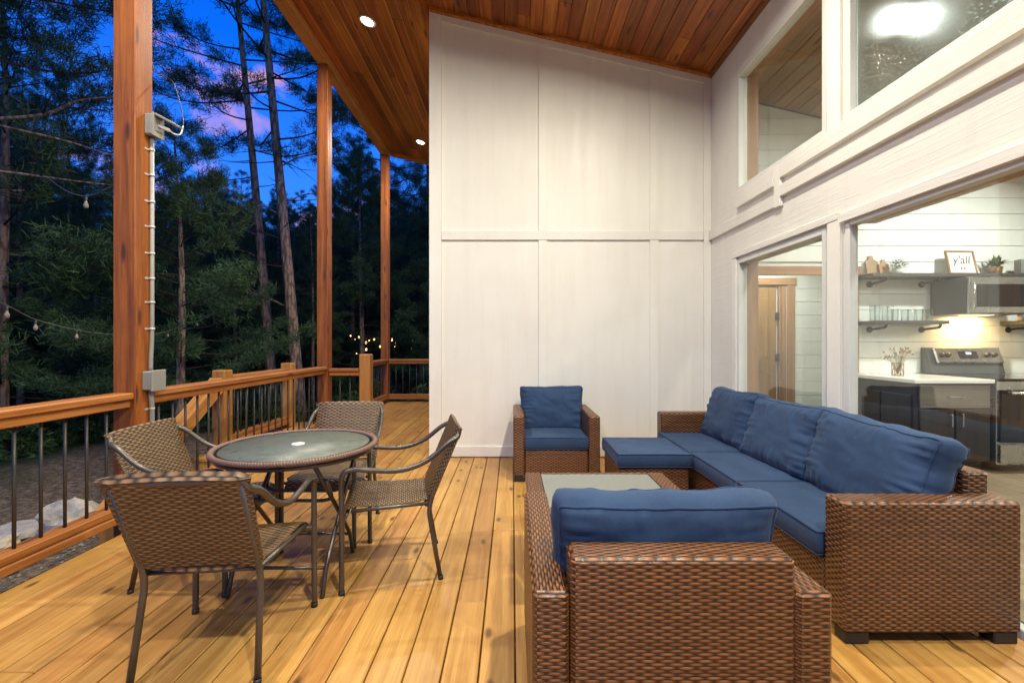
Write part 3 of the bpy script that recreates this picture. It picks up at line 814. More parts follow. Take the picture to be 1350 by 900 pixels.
for i, (a, b) in enumerate(ys):
    Mx = Txyz(1.895 - bx, (a + b) / 2 - by, .615) @ Matrix.Rotation(R(90), 4, 'Z') @ Matrix.Rotation(R(90 - [16, 20, 17][i]), 4, 'X') @ Matrix.Rotation(R([-3, 1.5, 2][i]), 4, 'Z')
    Mx = Txyz(1.895 - bx, (a + b) / 2 - by, .615) @ Matrix.Rotation(-math.pi / 2, 4, 'Z') @ Matrix.Rotation(R(90 - [16, 20, 17][i]), 4, 'X') @ Matrix.Rotation(R([-2.5, 1.5, 2][i]), 4, 'Z')
    cushion('back_cushion', b - a + .005, .44, .215, Mx, so, .36, 30 + i, .0125, 62, .64, .03, .5, 2.6, 4)
# ottoman
ot = thing('wicker_ottoman', 'low square wicker ottoman with a navy cushion at the sofa end', 'ottoman', (1.08, 3.73, 0), 0, 'wicker lounge seating')
wbox_part('base', ot, (-.265, -.285, .05), (.265, .285, .315)); feet(ot, (-.20, .20), (-.24, .24))
cushion('seat_cushion', .555, .60, .108, Txyz(0, 0, .37), ot, .12, 41, .005)
# coffee table
ctb = thing('coffee_table', 'low wicker coffee table with a grey glass top behind the near armchair', 'coffee table', (.53, 2.60, 0))
wbox_part('body', ctb, (-.43, -.34, .05), (.43, .35, .385))
for (lo, hi) in (((-.445, -.355, .388), (-.345, .362, .42)), ((.345, -.355, .388), (.445, .362, .42)), ((-.344, -.355, .388), (.344, -.262, .42)), ((-.344, .335, .388), (.344, .362, .42))):
    wbox_part('top_border', ctb, lo, hi, .006)
feet(ctb, (-.36, .36), (-.29, .29))
t_ = NT('frosted_table_glass'); nz = t_.noise(t_.coord(), 40.0, 3)
M['coffee_glass'] = t_.done(t_.bsdf(t_.mix(nz, (.15, .165, .14), (.19, .205, .175)), .16, 0, None, .6))
m = MB(); m.box((-.343, -.261, .390), (.343, .334, .416), .002); m.build('glass_top', M['coffee_glass'], ctb, world=False)

# ------------------------------------------------------------------ DINING SET
def dining_chair(loc, rz, label):
    """front faces local +y"""
    t = thing('dining_chair', label, 'patio chair', loc, rz, 'bronze wicker dining chairs round the table')
    rr = .0135; zt = .785; yt = -.345
    loop = []
    def side(s_): return [(s_ * .268, .25, 0), (s_ * .266, .25, .40), (s_ * .264, .25, .585), (s_ * .262, .20, .622), (s_ * .262, .10, .612), (s_ * .262, -.04, .605), (s_ * .258, -.17, .645), (s_ * .248, -.28, .728), (s_ * .235, yt + .012, zt - .03)]
    a = crom(side(-1), 6); b = crom(side(1), 6)
    top = fillet([(-.235, yt + .012, zt - .03), (-.222, yt, zt), (.222, yt, zt), (.235, yt + .012, zt - .03)], .03, 4)
    path = a[:-1] + top + b[::-1][1:]
    m = MB(); m.tube(path, rr, 10); m.build('arm_frame', M['bronze'], t, world=False)
    for s_ in (-1, 1):
        m = MB(); m.tube(fillet([(s_ * .212, yt + .004, zt - .012), (s_ * .206, -.20, .44), (s_ * .207, -.182, .36), (s_ * .222, -.245, 0)], .06, 5), .0125, 10)
        m.build('rear_leg', M['bronze'], t, world=False)
        m = MB(); m.tube([(s_ * .268, .25, 0), (s_ * .268, .25, .02)], .0155, 10); m.build('foot_cap', M['black_foot'], t, world=False)
        m = MB(); m.tube([(s_ * .222, -.246, 0), (s_ * .2215, -.243, .02)], .0145, 10); m.build('foot_cap', M['black_foot'], t, world=False)
    m = MB()
    m.tube([(-.264, .232, .385), (.264, .232, .385)], .009, 8); m.tube([(-.205, -.17, .395), (.205, -.17, .395)], .009, 8)
    for s_ in (-1, 1): m.tube([(s_ * .205, -.18, .405), (s_ * .240, .21, .405)], .010, 8)
    m.build('seat_frame', M['bronze'], t, world=False)
    # seat: a woven pad with a rolled front edge
    def pad(prof, wf, th, name, ex=6):
        n = len(prof); nw = 10; m = MB()
        P = [Vector(p) for p in prof]
        Nn = []
        for i in range(n):
            tt = (P[min(i + 1, n - 1)] - P[max(i - 1, 0)]).normalized(); Nn.append(Vector((0, -tt.z, tt.y)))
        d = [0]
        for i in range(1, n): d.append(d[-1] + (P[i] - P[i - 1]).length)
        def pt(i, j, s_):
            u = -1 + 2 * j / nw; w = wf(i / (n - 1))
            e = 1 - abs(u) ** ex
            q = P[i] + Nn[i] * (s_ * th * (.25 + .75 * e) - (.010 * (1 - u * u)))
            return Vector((u * w, q.y, q.z))
        m.grid([[pt(i, j, 1) for j in range(nw + 1)] for i in range(n)], lambda i, j: ((-1 + 2 * j / nw) * wf(i / (n - 1)), d[i]))
        m.grid([[pt(i, nw - j, -1) for j in range(nw + 1)] for i in range(n)], lambda i, j: ((1 - 2 * j / nw) * wf(i / (n - 1)), d[i]))
        for s2 in (0, nw):
            m.grid([[pt(i, s2, 1 if (s2 == 0) ^ (k == 1) else -1) for k in (0, 1)] for i in range(n)], lambda i, j: (j * th, d[i]))
        for i2 in (0, n - 1):
            m.grid([[pt(i2, j, 1 if (i2 == 0) ^ (k == 0) else -1) for k in (0, 1)] for j in range(nw + 1)], lambda i, j: (i * .04, j * th))
        # flip all if inverted
        m.build(name, M['wicker_fine'], t, world=False)
    seat = crom([(0, -.195, .425), (0, -.05, .412), (0, .10, .415), (0, .19, .420), (0, .245, .405), (0, .27, .365), (0, .272, .345)], 4)
    pad(seat, lambda s_: .198 + .045 * min(1, s_ * 1.2), .009, 'seat')
    back = crom([(0, -.1985, .437), (0, -.2466, .55), (0, -.2974, .67), (0, -.3405, .772), (0, yt - .004, zt + .008), (0, yt - .010, zt + .016)], 4)
    pad(back, lambda s_: .2235 + .0285 * s_, .0185, 'backrest', 22)
    return t
def face(dx, dy): return math.atan2(dy, dx) - math.pi / 2
dining_chair((-1.19, 1.91, 0), face(-.10, .99), 'wicker dining chair nearest the camera, seen from behind')
dining_chair((-1.69, 2.53, 0), face(1, .03), 'wicker dining chair on the railing side of the table, facing right')
dining_chair((-1.19, 3.10, 0), face(.10, -.995), 'wicker dining chair on the far side of the table, facing the camera')
dining_chair((-.67, 2.60, 0), face(-.97, -.22), 'wicker dining chair pulled out on the right of the table, seen side-on')
tb = thing('dining_table', 'round patio table with patterned glass top, woven rim and crossed legs', 'table', (-1.175, 2.50, 0))
TR = .418; TZ = .712
m = MB(); m.lathe([(TR - .026, TZ - .022), (TR - .008, TZ - .024), (TR + .001, TZ - .019), (TR + .002, TZ - .010), (TR - .001, TZ - .001), (TR - .010, TZ + .003), (TR - .021, TZ), (TR - .026, TZ - .006), (TR - .026, TZ - .022)], n=96)
for fi, q in enumerate(m.f): pass
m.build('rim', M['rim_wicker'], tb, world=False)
t_ = NT('patterned_table_glass'); o_ = t_.coord(); vz = t_.noise(o_, 55.0, 4, .7, 2.0); v2 = t_.noise(o_, 16.0, 3, .6, 1.5)
hh = t_.math('ADD', vz, v2)
M['table_glass'] = t_.done(t_.bsdf(t_.ramp(hh, [(.7, (.045, .058, .048)), (1.2, (.125, .145, .118))]), .36, 0, t_.bump(hh, .35, .003), .5))
m = MB(); m.lathe([(.0005, TZ - .014), (TR - .0262, TZ - .014), (TR - .0262, TZ - .005), (.0005, TZ - .005)][::1], n=72); m.build('glass_top', M['table_glass'], tb, world=False)
m = MB(); m.lathe([(TR - .045, TZ - .0048), (TR - .045, TZ - .0038), (TR - .0263, TZ - .0038), (TR - .0263, TZ - .0048)][::-1], n=72); m.build('edge_band', M['black_glass'], tb, world=False)
m = MB(); m.lathe([(.034, TZ - .0049), (.034, TZ - .001), (.028, TZ + .001), (.0005, TZ + .001)], n=28); m.build('centre_cap', M['white_plastic'], tb, world=False)
lx = .225
for s_ in (-1, 1):
    for q in (-1, 1):
        m = MB(); dx = s_ * (lx + .010 * q)
        m.tube(fillet([(dx, q * .29, TZ - .045), (dx, q * .04, .40), (dx, -q * .20, .135), (dx, -q * .245, 0)], .05, 4), .0115, 10); m.build('leg', M['bronze'], tb, world=False)
for y in (-.205, .205):
    m = MB(); m.tube([(-lx, y, .13), (lx, y, .13)], .009, 8); m.build('stretcher', M['bronze'], tb, world=False)
for y in (-.20, .20):
    m = MB(); m.tube(fillet([(-lx - .01, y, .57), (-lx - .005, y * .5, .445), (-lx + .05, y * .4, .425), (lx - .05, y * .4, .425), (lx + .005, y * .5, .445), (lx + .01, y, .57)], .05, 4), .0095, 8)
    m.build('brace', M['bronze'], tb, world=False)
m = MB(); m.tube([(TR * .93 * math.cos(a), TR * .93 * math.sin(a), TZ - .040) for a in [2 * math.pi * i / 48 for i in range(48)]], .010, 8, closed=True); m.build('top_ring', M['bronze'], tb, world=False)

# ------------------------------------------------------------------ KITCHEN
kc = thing('base_cabinet', 'dark kitchen base cabinet with white counter left of the range', 'cabinet', (4.32, 4.85, -.012))
m = MB(); m.box((3.955, 4.47, .09), (4.69, 5.245, .86), .003, grain=2); m.box((3.97, 4.55, -.012), (4.69, 5.24, .089), 0); m.build('body', M['cabinet'], kc)
for (z0, z1) in ((.62, .84),):
    m = MB(); m.box((3.99, 4.448, z0), (4.675, 4.469, z1), .003, grain=0); d_ = m.build('drawer', M['drawer'], kc)
    m = MB(); m.tube(fillet([(4.26, 4.448, (z0 + z1) / 2), (4.26, 4.42, (z0 + z1) / 2), (4.40, 4.42, (z0 + z1) / 2), (4.40, 4.448, (z0 + z1) / 2)], .01), .006, 8); m.build('handle', M['steel'], d_)
for (xa, xb, hx) in ((3.99, 4.325, 4.28), (4.34, 4.675, 4.385)):
    m = MB(); m.box((xa, 4.448, .12), (xb, 4.469, .60), .003, grain=2); d_ = m.build('cabinet_door', M['cabinet'], kc)
    m = MB(); m.tube(fillet([(hx, 4.448, .56), (hx, 4.42, .56), (hx, 4.42, .44), (hx, 4.448, .44)], .01), .006, 8); m.build('handle', M['steel'], d_)
for (ya, yb) in ((4.50, 4.86), (4.88, 5.22)):
    m = MB(); m.box((3.94, ya, .12), (3.9545, yb, .74), .003, grain=2); m.build('side_panel', M['cabinet'], kc)
m = MB(); m.box((3.92, 4.43, .861), (4.705, 5.247, .90), .004); m.build('countertop', M['counter'], kc)
rg = thing('kitchen_range', 'stainless kitchen range with black oven door and raised control panel', 'stove', (5.1, 4.85, -.012))
m = MB(); m.box((4.715, 4.43, .07), (5.475, 5.24, .885), .004); m.build('body', M['steel'], rg)
m = MB(); m.box((4.712, 4.41, .886), (5.478, 5.19, .908), .004); m.build('cooktop', M['black_glass'], rg)
m = MB(); m.box((4.725, 4.395, .29), (5.465, 4.429, .80), .006); od = m.build('oven_door', M['black_glass'], rg)
m = MB(); m.tube([(4.77, 4.35, .775), (5.42, 4.35, .775)], .014, 10); m.box((4.78, 4.35, .765), (4.81, 4.394, .785), .003); m.box((5.38, 4.35, .765), (5.41, 4.394, .785), .003); m.build('handle', M['steel'], od)
m = MB(); m.box((4.725, 4.395, .09), (5.465, 4.429, .275), .006); m.build('drawer', M['steel'], rg)
m = MB(); m.prism([(5.10, .91), (5.24, .91), (5.24, 1.20), (5.17, 1.20)], 0, 4.705, 5.53); m.build('backguard', M['charcoal'], rg)
Mx = Matrix.Translation((0, 5.118, 1.02)) @ Matrix.Rotation(R(-21), 4, 'X')
m = MB(); m.box((4.77, -.030, 0), (5.52, .0, .185), .012, M=Mx); cp = m.build('control_panel', M['steel'], rg)
m = MB(); m.box((5.03, -.034, .05), (5.24, -.0305, .14), .002, M=Mx); m.build('control_screen', M['black_glass'], cp)
m = MB(); m.box((5.11, -.0365, .10), (5.17, -.0345, .125), 0, M=Mx); m.build('clock_display', M['display'], cp)
for kx in (4.83, 4.90, 5.34, 5.42):
    m = MB(); m.lathe([(.026, 0), (.026, -.012), (.020, -.034), (.0005, -.034)], n=16, M=Mx @ Txyz(kx, -.030, .09) @ Matrix.Rotation(R(-90), 4, 'X')); m.build('knob', M['black_foot'], cp)
mw = thing('microwave', 'stainless over-range microwave mounted under the upper shelf', 'microwave', (5.2, 5.0, 1.57))
m = MB(); m.box((4.82, 4.83, 1.565), (5.60, 5.245, 1.955), .004); m.build('body', M['charcoal'], mw)
m = MB(); m.box((4.822, 4.80, 1.57), (5.598, 4.829, 1.953), .006); md = m.build('door', M['steel'], mw)
m = MB(); m.box((4.90, 4.795, 1.635), (5.40, 4.7995, 1.875), .003); m.build('door_window', M['black_glass'], md)
m = MB(); m.tube([(4.852, 4.775, 1.62), (4.852, 4.775, 1.90)], .010, 8); m.build('handle', M['steel'], md)
ld = bpy.data.lights.new('range_lamp', 'AREA'); ld.size = .30; ld.size_y = .06; ld.shape = 'RECTANGLE'; ld.energy = 13.0; ld.color = (1, .62, .24)
lo = bpy.data.objects.new('range_lamp', ld); COL.objects.link(lo); lo.parent = mw; lo.location = (0, .14, -.012)
m = MB(); m.box((5.05, 5.05, 1.560), (5.35, 5.15, 1.5645), 0); m.build('task_light', emit('lit_task_lens', (1, .75, .4), 4), mw)
def shelf(x0, x1, z, label, brs):
    t = thing('wall_shelf', label, 'shelf', ((x0 + x1) / 2, 5.24, z - .08), 0, 'dark kitchen wall shelves')
    m = MB(); m.box((x0, 4.985, z - .02), (x1, 5.246, z + .02), .003); m.build('board', M['shelf'], t)
    for x in brs:
        m = MB(); m.tube(fillet([(x, 5.249, z - .075), (x, 5.02, z - .055), (x, 5.01, z - .022)], .02), .014, 8); m.tube([(x, 5.24, z - .075), (x, 5.2495, z - .075)], .035, 12); m.build('bracket', M['black_metal'], t)
shelf(3.955, 6.3, 2.0, 'long dark upper wall shelf above the microwave', (4.12, 4.72, 5.9))
shelf(3.97, 4.80, 1.48, 'short dark lower wall shelf holding drinking glasses', (4.12, 4.72))
shelf(5.62, 6.3, 1.48, 'dark lower wall shelf right of the microwave at the picture edge', (5.72, 6.1))
gl = [(4.03, .17, .03), (4.10, .17, .03), (4.17, .165, .03), (4.24, .17, .03), (4.31, .13, .036), (4.40, .125, .036), (4.49, .13, .036), (4.58, .125, .036), (4.67, .13, .036)]
glab = ['leftmost tall clear glass on the lower shelf', 'second tall clear glass from the left on the lower shelf', 'third tall clear glass from the left on the lower shelf', 'fourth tall clear glass, rightmost of the tall ones on the lower shelf', 'first squat clear tumbler right of the tall glasses', 'second squat clear tumbler right of the tall glasses', 'middle squat clear tumbler of the five on the lower shelf', 'squat clear tumbler second from the right end of the lower shelf', 'rightmost squat clear tumbler on the lower shelf']
for (x, h, ra), lb in zip(gl, glab):
    m = MB(); m.lathe([(.0005, 0), (ra * .85, 0), (ra, h), (ra - .003, h), (ra * .85 - .004, .006), (.0005, .006)], n=18)
    y = 5.10 + rng.uniform(-.03, .03)
    o = m.build('drinking_glass', M['cup'], loc=(0, 0, 0), world=False); o.location = (x, y, 1.5015); tag(o, lb, 'glass', 'drinking glasses on the lower shelf')
# upper shelf items
ZS = 2.021
def paddle(x, w, h, ang, y, label, mat):
    m = MB(); pts = [(-w / 2, 0), (w / 2, 0), (w / 2, h * .72), (w * .2, h * .82), (w * .16, h), (-w * .16, h), (-w * .2, h * .82), (-w / 2, h * .72)]
    m.prism(pts, 1, 0, .018); o = m.build('cutting_board', mat, world=False); o.location = (x, y, ZS); o.rotation_euler = (R(-ang), 0, 0); tag(o, label, 'cutting board', 'wooden cutting boards on the upper shelf')
paddle(4.12, .13, .235, 9, 5.19, 'paler wooden cutting board, left of the two on the upper shelf', M['golden_oak'])
paddle(4.235, .11, .185, 9, 5.165, 'reddish wooden cutting board, right of the two on the upper shelf', M['oak'])
t_ = NT('houseplant_leaf'); M['leaf'] = t_.done(t_.bsdf(t_.mix(t_.rnd(), (.035, .09, .02), (.10, .19, .05)), .5))
def plant(x, y, z, w, h, ph, label, grass, seed):
    rr = random.Random(seed); t = thing('potted_plant', label, 'plant', (x, y, z))
    m = MB(); m.lathe([(.0005, 0), (.05, 0), (.062, ph), (.054, ph), (.05, ph * .85), (.0005, ph * .85)], n=20); m.build('pot', M['white_plastic'] if not grass else M['golden_oak'], t, world=False)
    m = MB()
    for i in range(150 if not grass else 120):
        a = rr.uniform(0, 6.283)
        if grass:
            el = rr.uniform(.15, 1.4); Ln = rr.uniform(.5, 1) * h; d = Vector((math.cos(a) * math.cos(el), math.sin(a) * math.cos(el), math.sin(el)))
            p0 = Vector((rr.uniform(-.03, .03), rr.uniform(-.03, .03), ph * .9)); p1 = p0 + d * Ln * .6 + Vector((0, 0, .02)); p2 = p0 + d * Ln * 1.1 + Vector((0, 0, -.02)); wd = .008
        else:
            rad = w * math.sqrt(rr.random()); zz = ph + h * rr.random() * (1 - (rad / w) ** 2 * .5); p0 = Vector((math.cos(a) * rad, math.sin(a) * rad, zz)); d = Vector((math.cos(a), math.sin(a), rr.uniform(-.3, .8))).normalized(); p1 = p0 + d * .018; p2 = p0 + d * .036; wd = .011
        sd = d.cross(Vector((0, 0, 1))).normalized() * wd if abs(d.z) < .99 else Vector((wd, 0, 0))
        b = len(m.v); m.v += [tuple(p0), tuple(p1 + sd), tuple(p2), tuple(p1 - sd)]; m.face([b, b + 1, b + 2, b + 3], [(0, 0)] * 4, rr.random())
    m.build('leaves', M['leaf'], t, world=False)
plant(4.34, 5.12, ZS, .075, .12, .065, 'small round green plant in a white pot beside the cutting boards', False, 3)
plant(5.44, 5.12, ZS, .12, .17, .085, 'spiky green potted plant between the framed sign and the grey box', True, 4)
fs = thing('framed_sign', 'wood framed white sign with grey script lettering leaning on the upper shelf', 'sign', (5.06, 5.10, ZS))
Mx = Txyz(0, 0, 0) @ Matrix.Rotation(R(-12), 4, 'X') @ Matrix.Rotation(R(2), 4, 'Z')
m = MB(); w_, h_, b_ = .165, .28, .018
m.box((-w_, -.012, 0), (-w_ + b_, .012, h_), .002, M=Mx); m.box((w_ - b_, -.012, 0), (w_, .012, h_), .002, M=Mx); m.box((-w_ + b_, -.012, 0), (w_ - b_, .012, b_), .002, M=Mx); m.box((-w_ + b_, -.012, h_ - b_), (w_ - b_, .012, h_), .002, M=Mx)
m.build('frame', M['golden_oak'], fs, world=False)
m = MB(); m.box((-w_ + b_, -.002, b_), (w_ - b_, .008, h_ - b_), 0, M=Mx); m.build('paper', M['white_plastic'], fs, world=False)
def text(s_, size, Mx, parent, mat, name='lettering', shear=.25):
    cu = bpy.data.curves.new(name, 'FONT'); cu.body = s_; cu.size = size; cu.align_x = 'CENTER'; cu.extrude = .0008; cu.shear = shear
    o = bpy.data.objects.new(name, cu); COL.objects.link(o)
    dg = bpy.context.evaluated_depsgraph_get(); dg.update()
    me = bpy.data.meshes.new_from_object(o.evaluated_get(dg)); bpy.data.objects.remove(o)
    me.transform(Mx); me.materials.append(mat)
    o = bpy.data.objects.new(name, me); COL.objects.link(o); o.parent = parent; return o
text("y'all", .135, Mx @ Txyz(0, -.0035, .125) @ Matrix.Rotation(R(90), 4, 'X'), fs, M['charcoal'])
m = MB(); m.box((-.02, -.0035, .062), (.0, -.0025, .082), 0, M=Mx); m.box((.015, -.0035, .062), (.035, -.0025, .082), 0, M=Mx); m.box((-.06, -.0035, .098), (.07, -.0025, .101), 0, M=Mx); m.build('small_marks', M['charcoal'], fs, world=False)
bxo = thing('grey_box', 'grey block sign at the right end of the upper shelf', 'sign', (5.80, 5.10, ZS))
m = MB(); m.box((-.135, -.04, 0), (.135, .04, .165), .004); m.build('block', M['grey_pvc'], bxo, world=False)
m = MB(); m.box((-.06, -.042, .09), (.06, -.0405, .10), 0); m.box((-.07, -.042, .06), (.04, -.0405, .068), 0); m.build('pale_marks', M['white_plastic'], bxo, world=False)
vs = thing('wire_vase', 'small brown wire basket of dried flowers on the white counter', 'vase', (4.17, 4.92, .9015))
t_ = NT('dried_stem'); M['dry'] = t_.done(t_.bsdf((.30, .20, .11), .8))
m = MB()
for i in range(4):
    a = i * math.pi / 2 + .4
    for s2 in (0,): m.tube([(.055 * math.cos(a), .055 * math.sin(a), 0), (.055 * math.cos(a), .055 * math.sin(a), .135)], .004, 6)
    b = a + math.pi / 2
    for z in (.004, .07, .133): m.tube([(.055 * math.cos(a), .055 * math.sin(a), z), (.055 * math.cos(b), .055 * math.sin(b), z)], .0035, 6)
    m.tube([(.055 * math.cos(a), .055 * math.sin(a), .005), (.055 * math.cos(b), .055 * math.sin(b), .13)], .003, 6)
m.build('basket', M['oak'], vs, world=False)
m = MB(); rr = random.Random(8)
for i in range(34):
    a = rr.uniform(0, 6.283); s_ = rr.uniform(.02, .13); tp = Vector((math.cos(a) * s_, math.sin(a) * s_, rr.uniform(.18, .30)))
    m.tube([(0, 0, .01), tuple(tp * .5 + Vector((0, 0, .05))), tuple(tp)], .0018, 4)
    for k_ in range(4):
        q = tp + Vector((rr.uniform(-.014, .014), rr.uniform(-.014, .014), rr.uniform(-.01, .014))); m.tube([tuple(q), tuple(q + Vector((0, 0, .010)))], [.006, .003], 5)
m.build('dried_flowers', M['dry'], vs, world=False)
jr = thing('spice_jar', 'small white jar on the right lower shelf', 'jar', (5.66, 5.06, 1.5015))
m = MB(); m.lathe([(.0005, 0), (.03, 0), (.032, .06), (.026, .07), (.0005, .07)], n=18); m.build('jar_body', M['white_plastic'], jr, world=False)
m = MB(); m.lathe([(.027, .0705), (.027, .085), (.0005, .085)], n=18); m.build('lid', M['steel'], jr, world=False)

# ------------------------------------------------------------------ GROUND
def gz(x, y):
    d = max(0, -2.6 - x); e = max(0, y - 10)
    f = min(1, (max(d, e)) / 5)
    return GZ + .10 * f * mnoise.noise(Vector((x * .25, y * .25, 0))) * 2 + .04 * mnoise.noise(Vector((x * 1.1, y * 1.1, 3))) - .012 * max(0, max(d, e) - 4)
m = MB()
xsn = sorted(set([-300, -160, -100, -70] + [-55 + i * 1.5 for i in range(30)] + [-10 + i * .4 for i in range(20)] + [-2 + i * 2 for i in range(10)] + [30, 60, 120, 300]))
ysn = sorted(set([-120, -60, -30, -15] + [-8 + i * .5 for i in range(50)] + [17 + i * 1.6 for i in range(40)] + [100, 160, 300]))
P = [[Vector((x, y, gz(x, y) if not (-2.4 < x < 7.6 and -3.5 < y < 9.6) else GZ - .25)) for x in xsn] for y in ysn]
m.grid(P, lambda i, j: (xsn[j], ysn[i]))
t = NT('forest_floor'); o_ = t.coord(); n1 = t.noise(o_, .5, 5, .6); n2 = t.noise(o_, 14.0, 4, .7); n3 = t.noise(o_, 60.0, 2)
litter = t.ramp(n2, [(.35, (.09, .060, .036)), (.5, (.20, .145, .09)), (.66, (.34, .275, .18))])
green = t.mix(n3, (.018, .04, .012), (.05, .09, .03))
sx = t.sep(o_); far = t.mapr(t.math('MAXIMUM', t.math('SUBTRACT', -7.0, sx[0]), t.math('SUBTRACT', sx[1], 9.6)), -1.5, 2.0, .30, .62)
gm = t.mapr(t.math('SUBTRACT', t.math('ADD', n1, far), .55), .30, .52, 0, 1)
col = t.mix(gm, litter, green)
gnd = m.build('ground', t.done(t.bsdf(col, .9, 0, t.bump(t.math('ADD', n2, n3), .8, .05), .2))); tag(gnd, kind='structure')
# gravel strip
t = NT('gravel_stone'); M['gravel'] = t.done(t.bsdf(t.mix(t.rnd(), (.10, .09, .075), (.34, .32, .28)), .85))
M['rock'] = None
t = NT('pale_rock'); o_ = t.coord(); rn = t.noise(o_, 5.0, 6, .65); M['rock'] = t.done(t.bsdf(t.ramp(rn, [(.3, (.24, .225, .195)), (.5, (.46, .42, .35)), (.62, (.56, .46, .28)), (.75, (.58, .56, .52))]), .85, 0, t.bump(rn, .6, .04)))
ico = [Vector(p).normalized() for p in ((1, 0, 0), (-1, 0, 0), (0, 1, 0), (0, -1, 0), (0, 0, 1), (0, 0, -1))]
icf = [(0, 2, 4), (2, 1, 4), (1, 3, 4), (3, 0, 4), (2, 0, 5), (1, 2, 5), (3, 1, 5), (0, 3, 5)]
m = MB(); rr = random.Random(5)
for i in range(4200):
    x = -2.66 - abs(rr.gauss(0, .55)) if i < 3000 else rr.uniform(-6.5, -2.7); y = rr.uniform(.8, 4.9); s_ = rr.uniform(.008, .022)
    if rr.random() < .08: s_ *= 1.9
    z = gz(x, y) + s_ * .3; b = len(m.v)
    for p in ico: m.v.append((x + p.x * s_ * rr.uniform(.7, 1.3), y + p.y * s_ * rr.uniform(.7, 1.3), z + p.z * s_ * rr.uniform(.5, .9)))
    c = rr.random()
    for f in icf: m.face([b + k_ for k_ in f], [(0, 0)] * 3, c)
o = m.build('gravel', M['gravel']); tag(o, kind='stuff')
def rock(x, y, sx_, sy_, sz_, rz, label, seed):
    m = MB(); n = 14; sv = Vector((seed * 2.1, seed, seed * .7)); P = []
    for i in range(n + 1):
        th = math.pi * i / n; row = []
        for j in range(2 * n + 1):
            ph = 2 * math.pi * (j % (2 * n)) / (2 * n); d = Vector((math.sin(th) * math.cos(ph), math.sin(th) * math.sin(ph), math.cos(th)))
            k_ = max(abs(d.x), abs(d.y), abs(d.z)); d2 = d / (k_ ** .45)
            q = 1 + .35 * mnoise.noise(d * 1.5 + sv) + .12 * mnoise.noise(d * 4 + sv)
            row.append(Vector((d2.x * sx_ * q, d2.y * sy_ * q, d2.z * sz_ * q)))
        P.append(row)
    m.grid(P[::-1], None, smooth=False); o = m.build('rock', M['rock'], world=False); o.location = (x, y, gz(x, y) + sz_ * .55); o.rotation_euler = (0, 0, rz)
    tag(o, label, 'rock', 'rocks on the ground outside the railing')
rock(-4.42, 4.55, .20, .17, .22, .4, 'largest pale blocky rock seen through the near railing', 1)
rock(-4.85, 4.62, .34, .20, .07, .2, 'flat grey slab rock left of the largest rock', 2)
rock(-4.72, 4.15, .16, .13, .09, 1.1, 'small rock in front of the flat slab', 3)
rock(-4.42, 3.9, .11, .10, .07, .1, 'smallest rock, lying nearest the railing', 4)

# ------------------------------------------------------------------ TREES
t = NT('pine_bark'); o_ = t.coord(); ss = t.sep(o_)
bv = t.vor(t.comb(t.math('MULTIPLY', ss[0], 16.0), t.math('MULTIPLY', ss[1], 16.0), t.math('MULTIPLY', ss[2], 4.5)), 1.0)
bn = t.noise(o_, 22.0, 4); hb = t.math('ADD', bv['Distance'], t.math('MULTIPLY', bn, .5))
M['bark'] = t.done(t.bsdf(t.mix(t.math('GREATER_THAN', t.rnd(), 2.0), (.062, .047, .036), t.ramp(hb, [(.25, (.31, .20, .135)), (.6, (.43, .29, .20)), (.95, (.16, .105, .072))])), .9, 0, t.bump(hb, .7, -.03), .2))
t = NT('pine_needles'); rn = t.rnd(); oi = t.n('ShaderNodeObjectInfo').outputs['Random']; pn = t.noise(t.coord(), .9, 3)
nc = t.mix(t.math('ADD', t.math('MULTIPLY', rn, .5), t.math('MULTIPLY', pn, .5)), (.030, .080, .030), (.105, .170, .050))
nc = t.mix(t.math('MULTIPLY', oi, .45), nc, (.040, .095, .055))
M['needle'] = t.done(t.bsdf(nc, .55, 0, None, .35))
def needle_mesh(tufts, npt, ln, wd, seed, spread=.03):
    """tufts: arrays of centres and directions -> many thin needles"""
    g = np.random.default_rng(seed); c = np.array([t_[0] for t_ in tufts]); d = np.array([t_[1] for t_ in tufts]); n = len(c)
    C = np.repeat(c, npt, 0); D = np.repeat(d, npt, 0)
    rv = g.normal(size=(n * npt, 3)); rv /= np.linalg.norm(rv, axis=1, keepdims=True)
    dd = D * .75 + rv * .85; dd /= np.linalg.norm(dd, axis=1, keepdims=True)
    Ln = ln * g.uniform(.6, 1.15, (n * npt, 1)); sdv = np.cross(dd, g.normal(size=(n * npt, 3))); sdv /= np.linalg.norm(sdv, axis=1, keepdims=True)
    C = C + g.normal(size=(n * npt, 3)) * spread
    a = C - sdv * wd * .5; b = C + sdv * wd * .5; mid = C + dd * Ln * .6; tip = C + dd * Ln + np.array([0, 0, -.04]) * Ln
    V = np.stack([a, b, mid + sdv * wd * .55, tip, mid - sdv * wd * .55], 1).reshape(-1, 3)
    base = np.arange(n * npt)[:, None] * 5
    F = (base + np.array([[0, 1, 2, 3, 4]]))
    R_ = np.repeat(g.uniform(0, 1, n), npt)
    return V, F, R_
def np_mesh(name, V, F, Rn, mat):
    me = bpy.data.meshes.new(name); k_ = F.shape[1]
    me.vertices.add(len(V)); me.vertices.foreach_set('co', V.astype(np.float32).ravel())
    me.loops.add(F.size); me.loops.foreach_set('vertex_index', F.astype(np.int32).ravel())
    me.polygons.add(len(F)); me.polygons.foreach_set('loop_start', np.arange(len(F), dtype=np.int32) * k_); me.polygons.foreach_set('loop_total', np.full(len(F), k_, dtype=np.int32))
    at = me.attributes.new('rnd', 'FLOAT', 'FACE'); at.data.foreach_set('value', Rn.astype(np.float32))
    me.materials.append(mat); me.update(calc_edges=True); me.validate(); return me
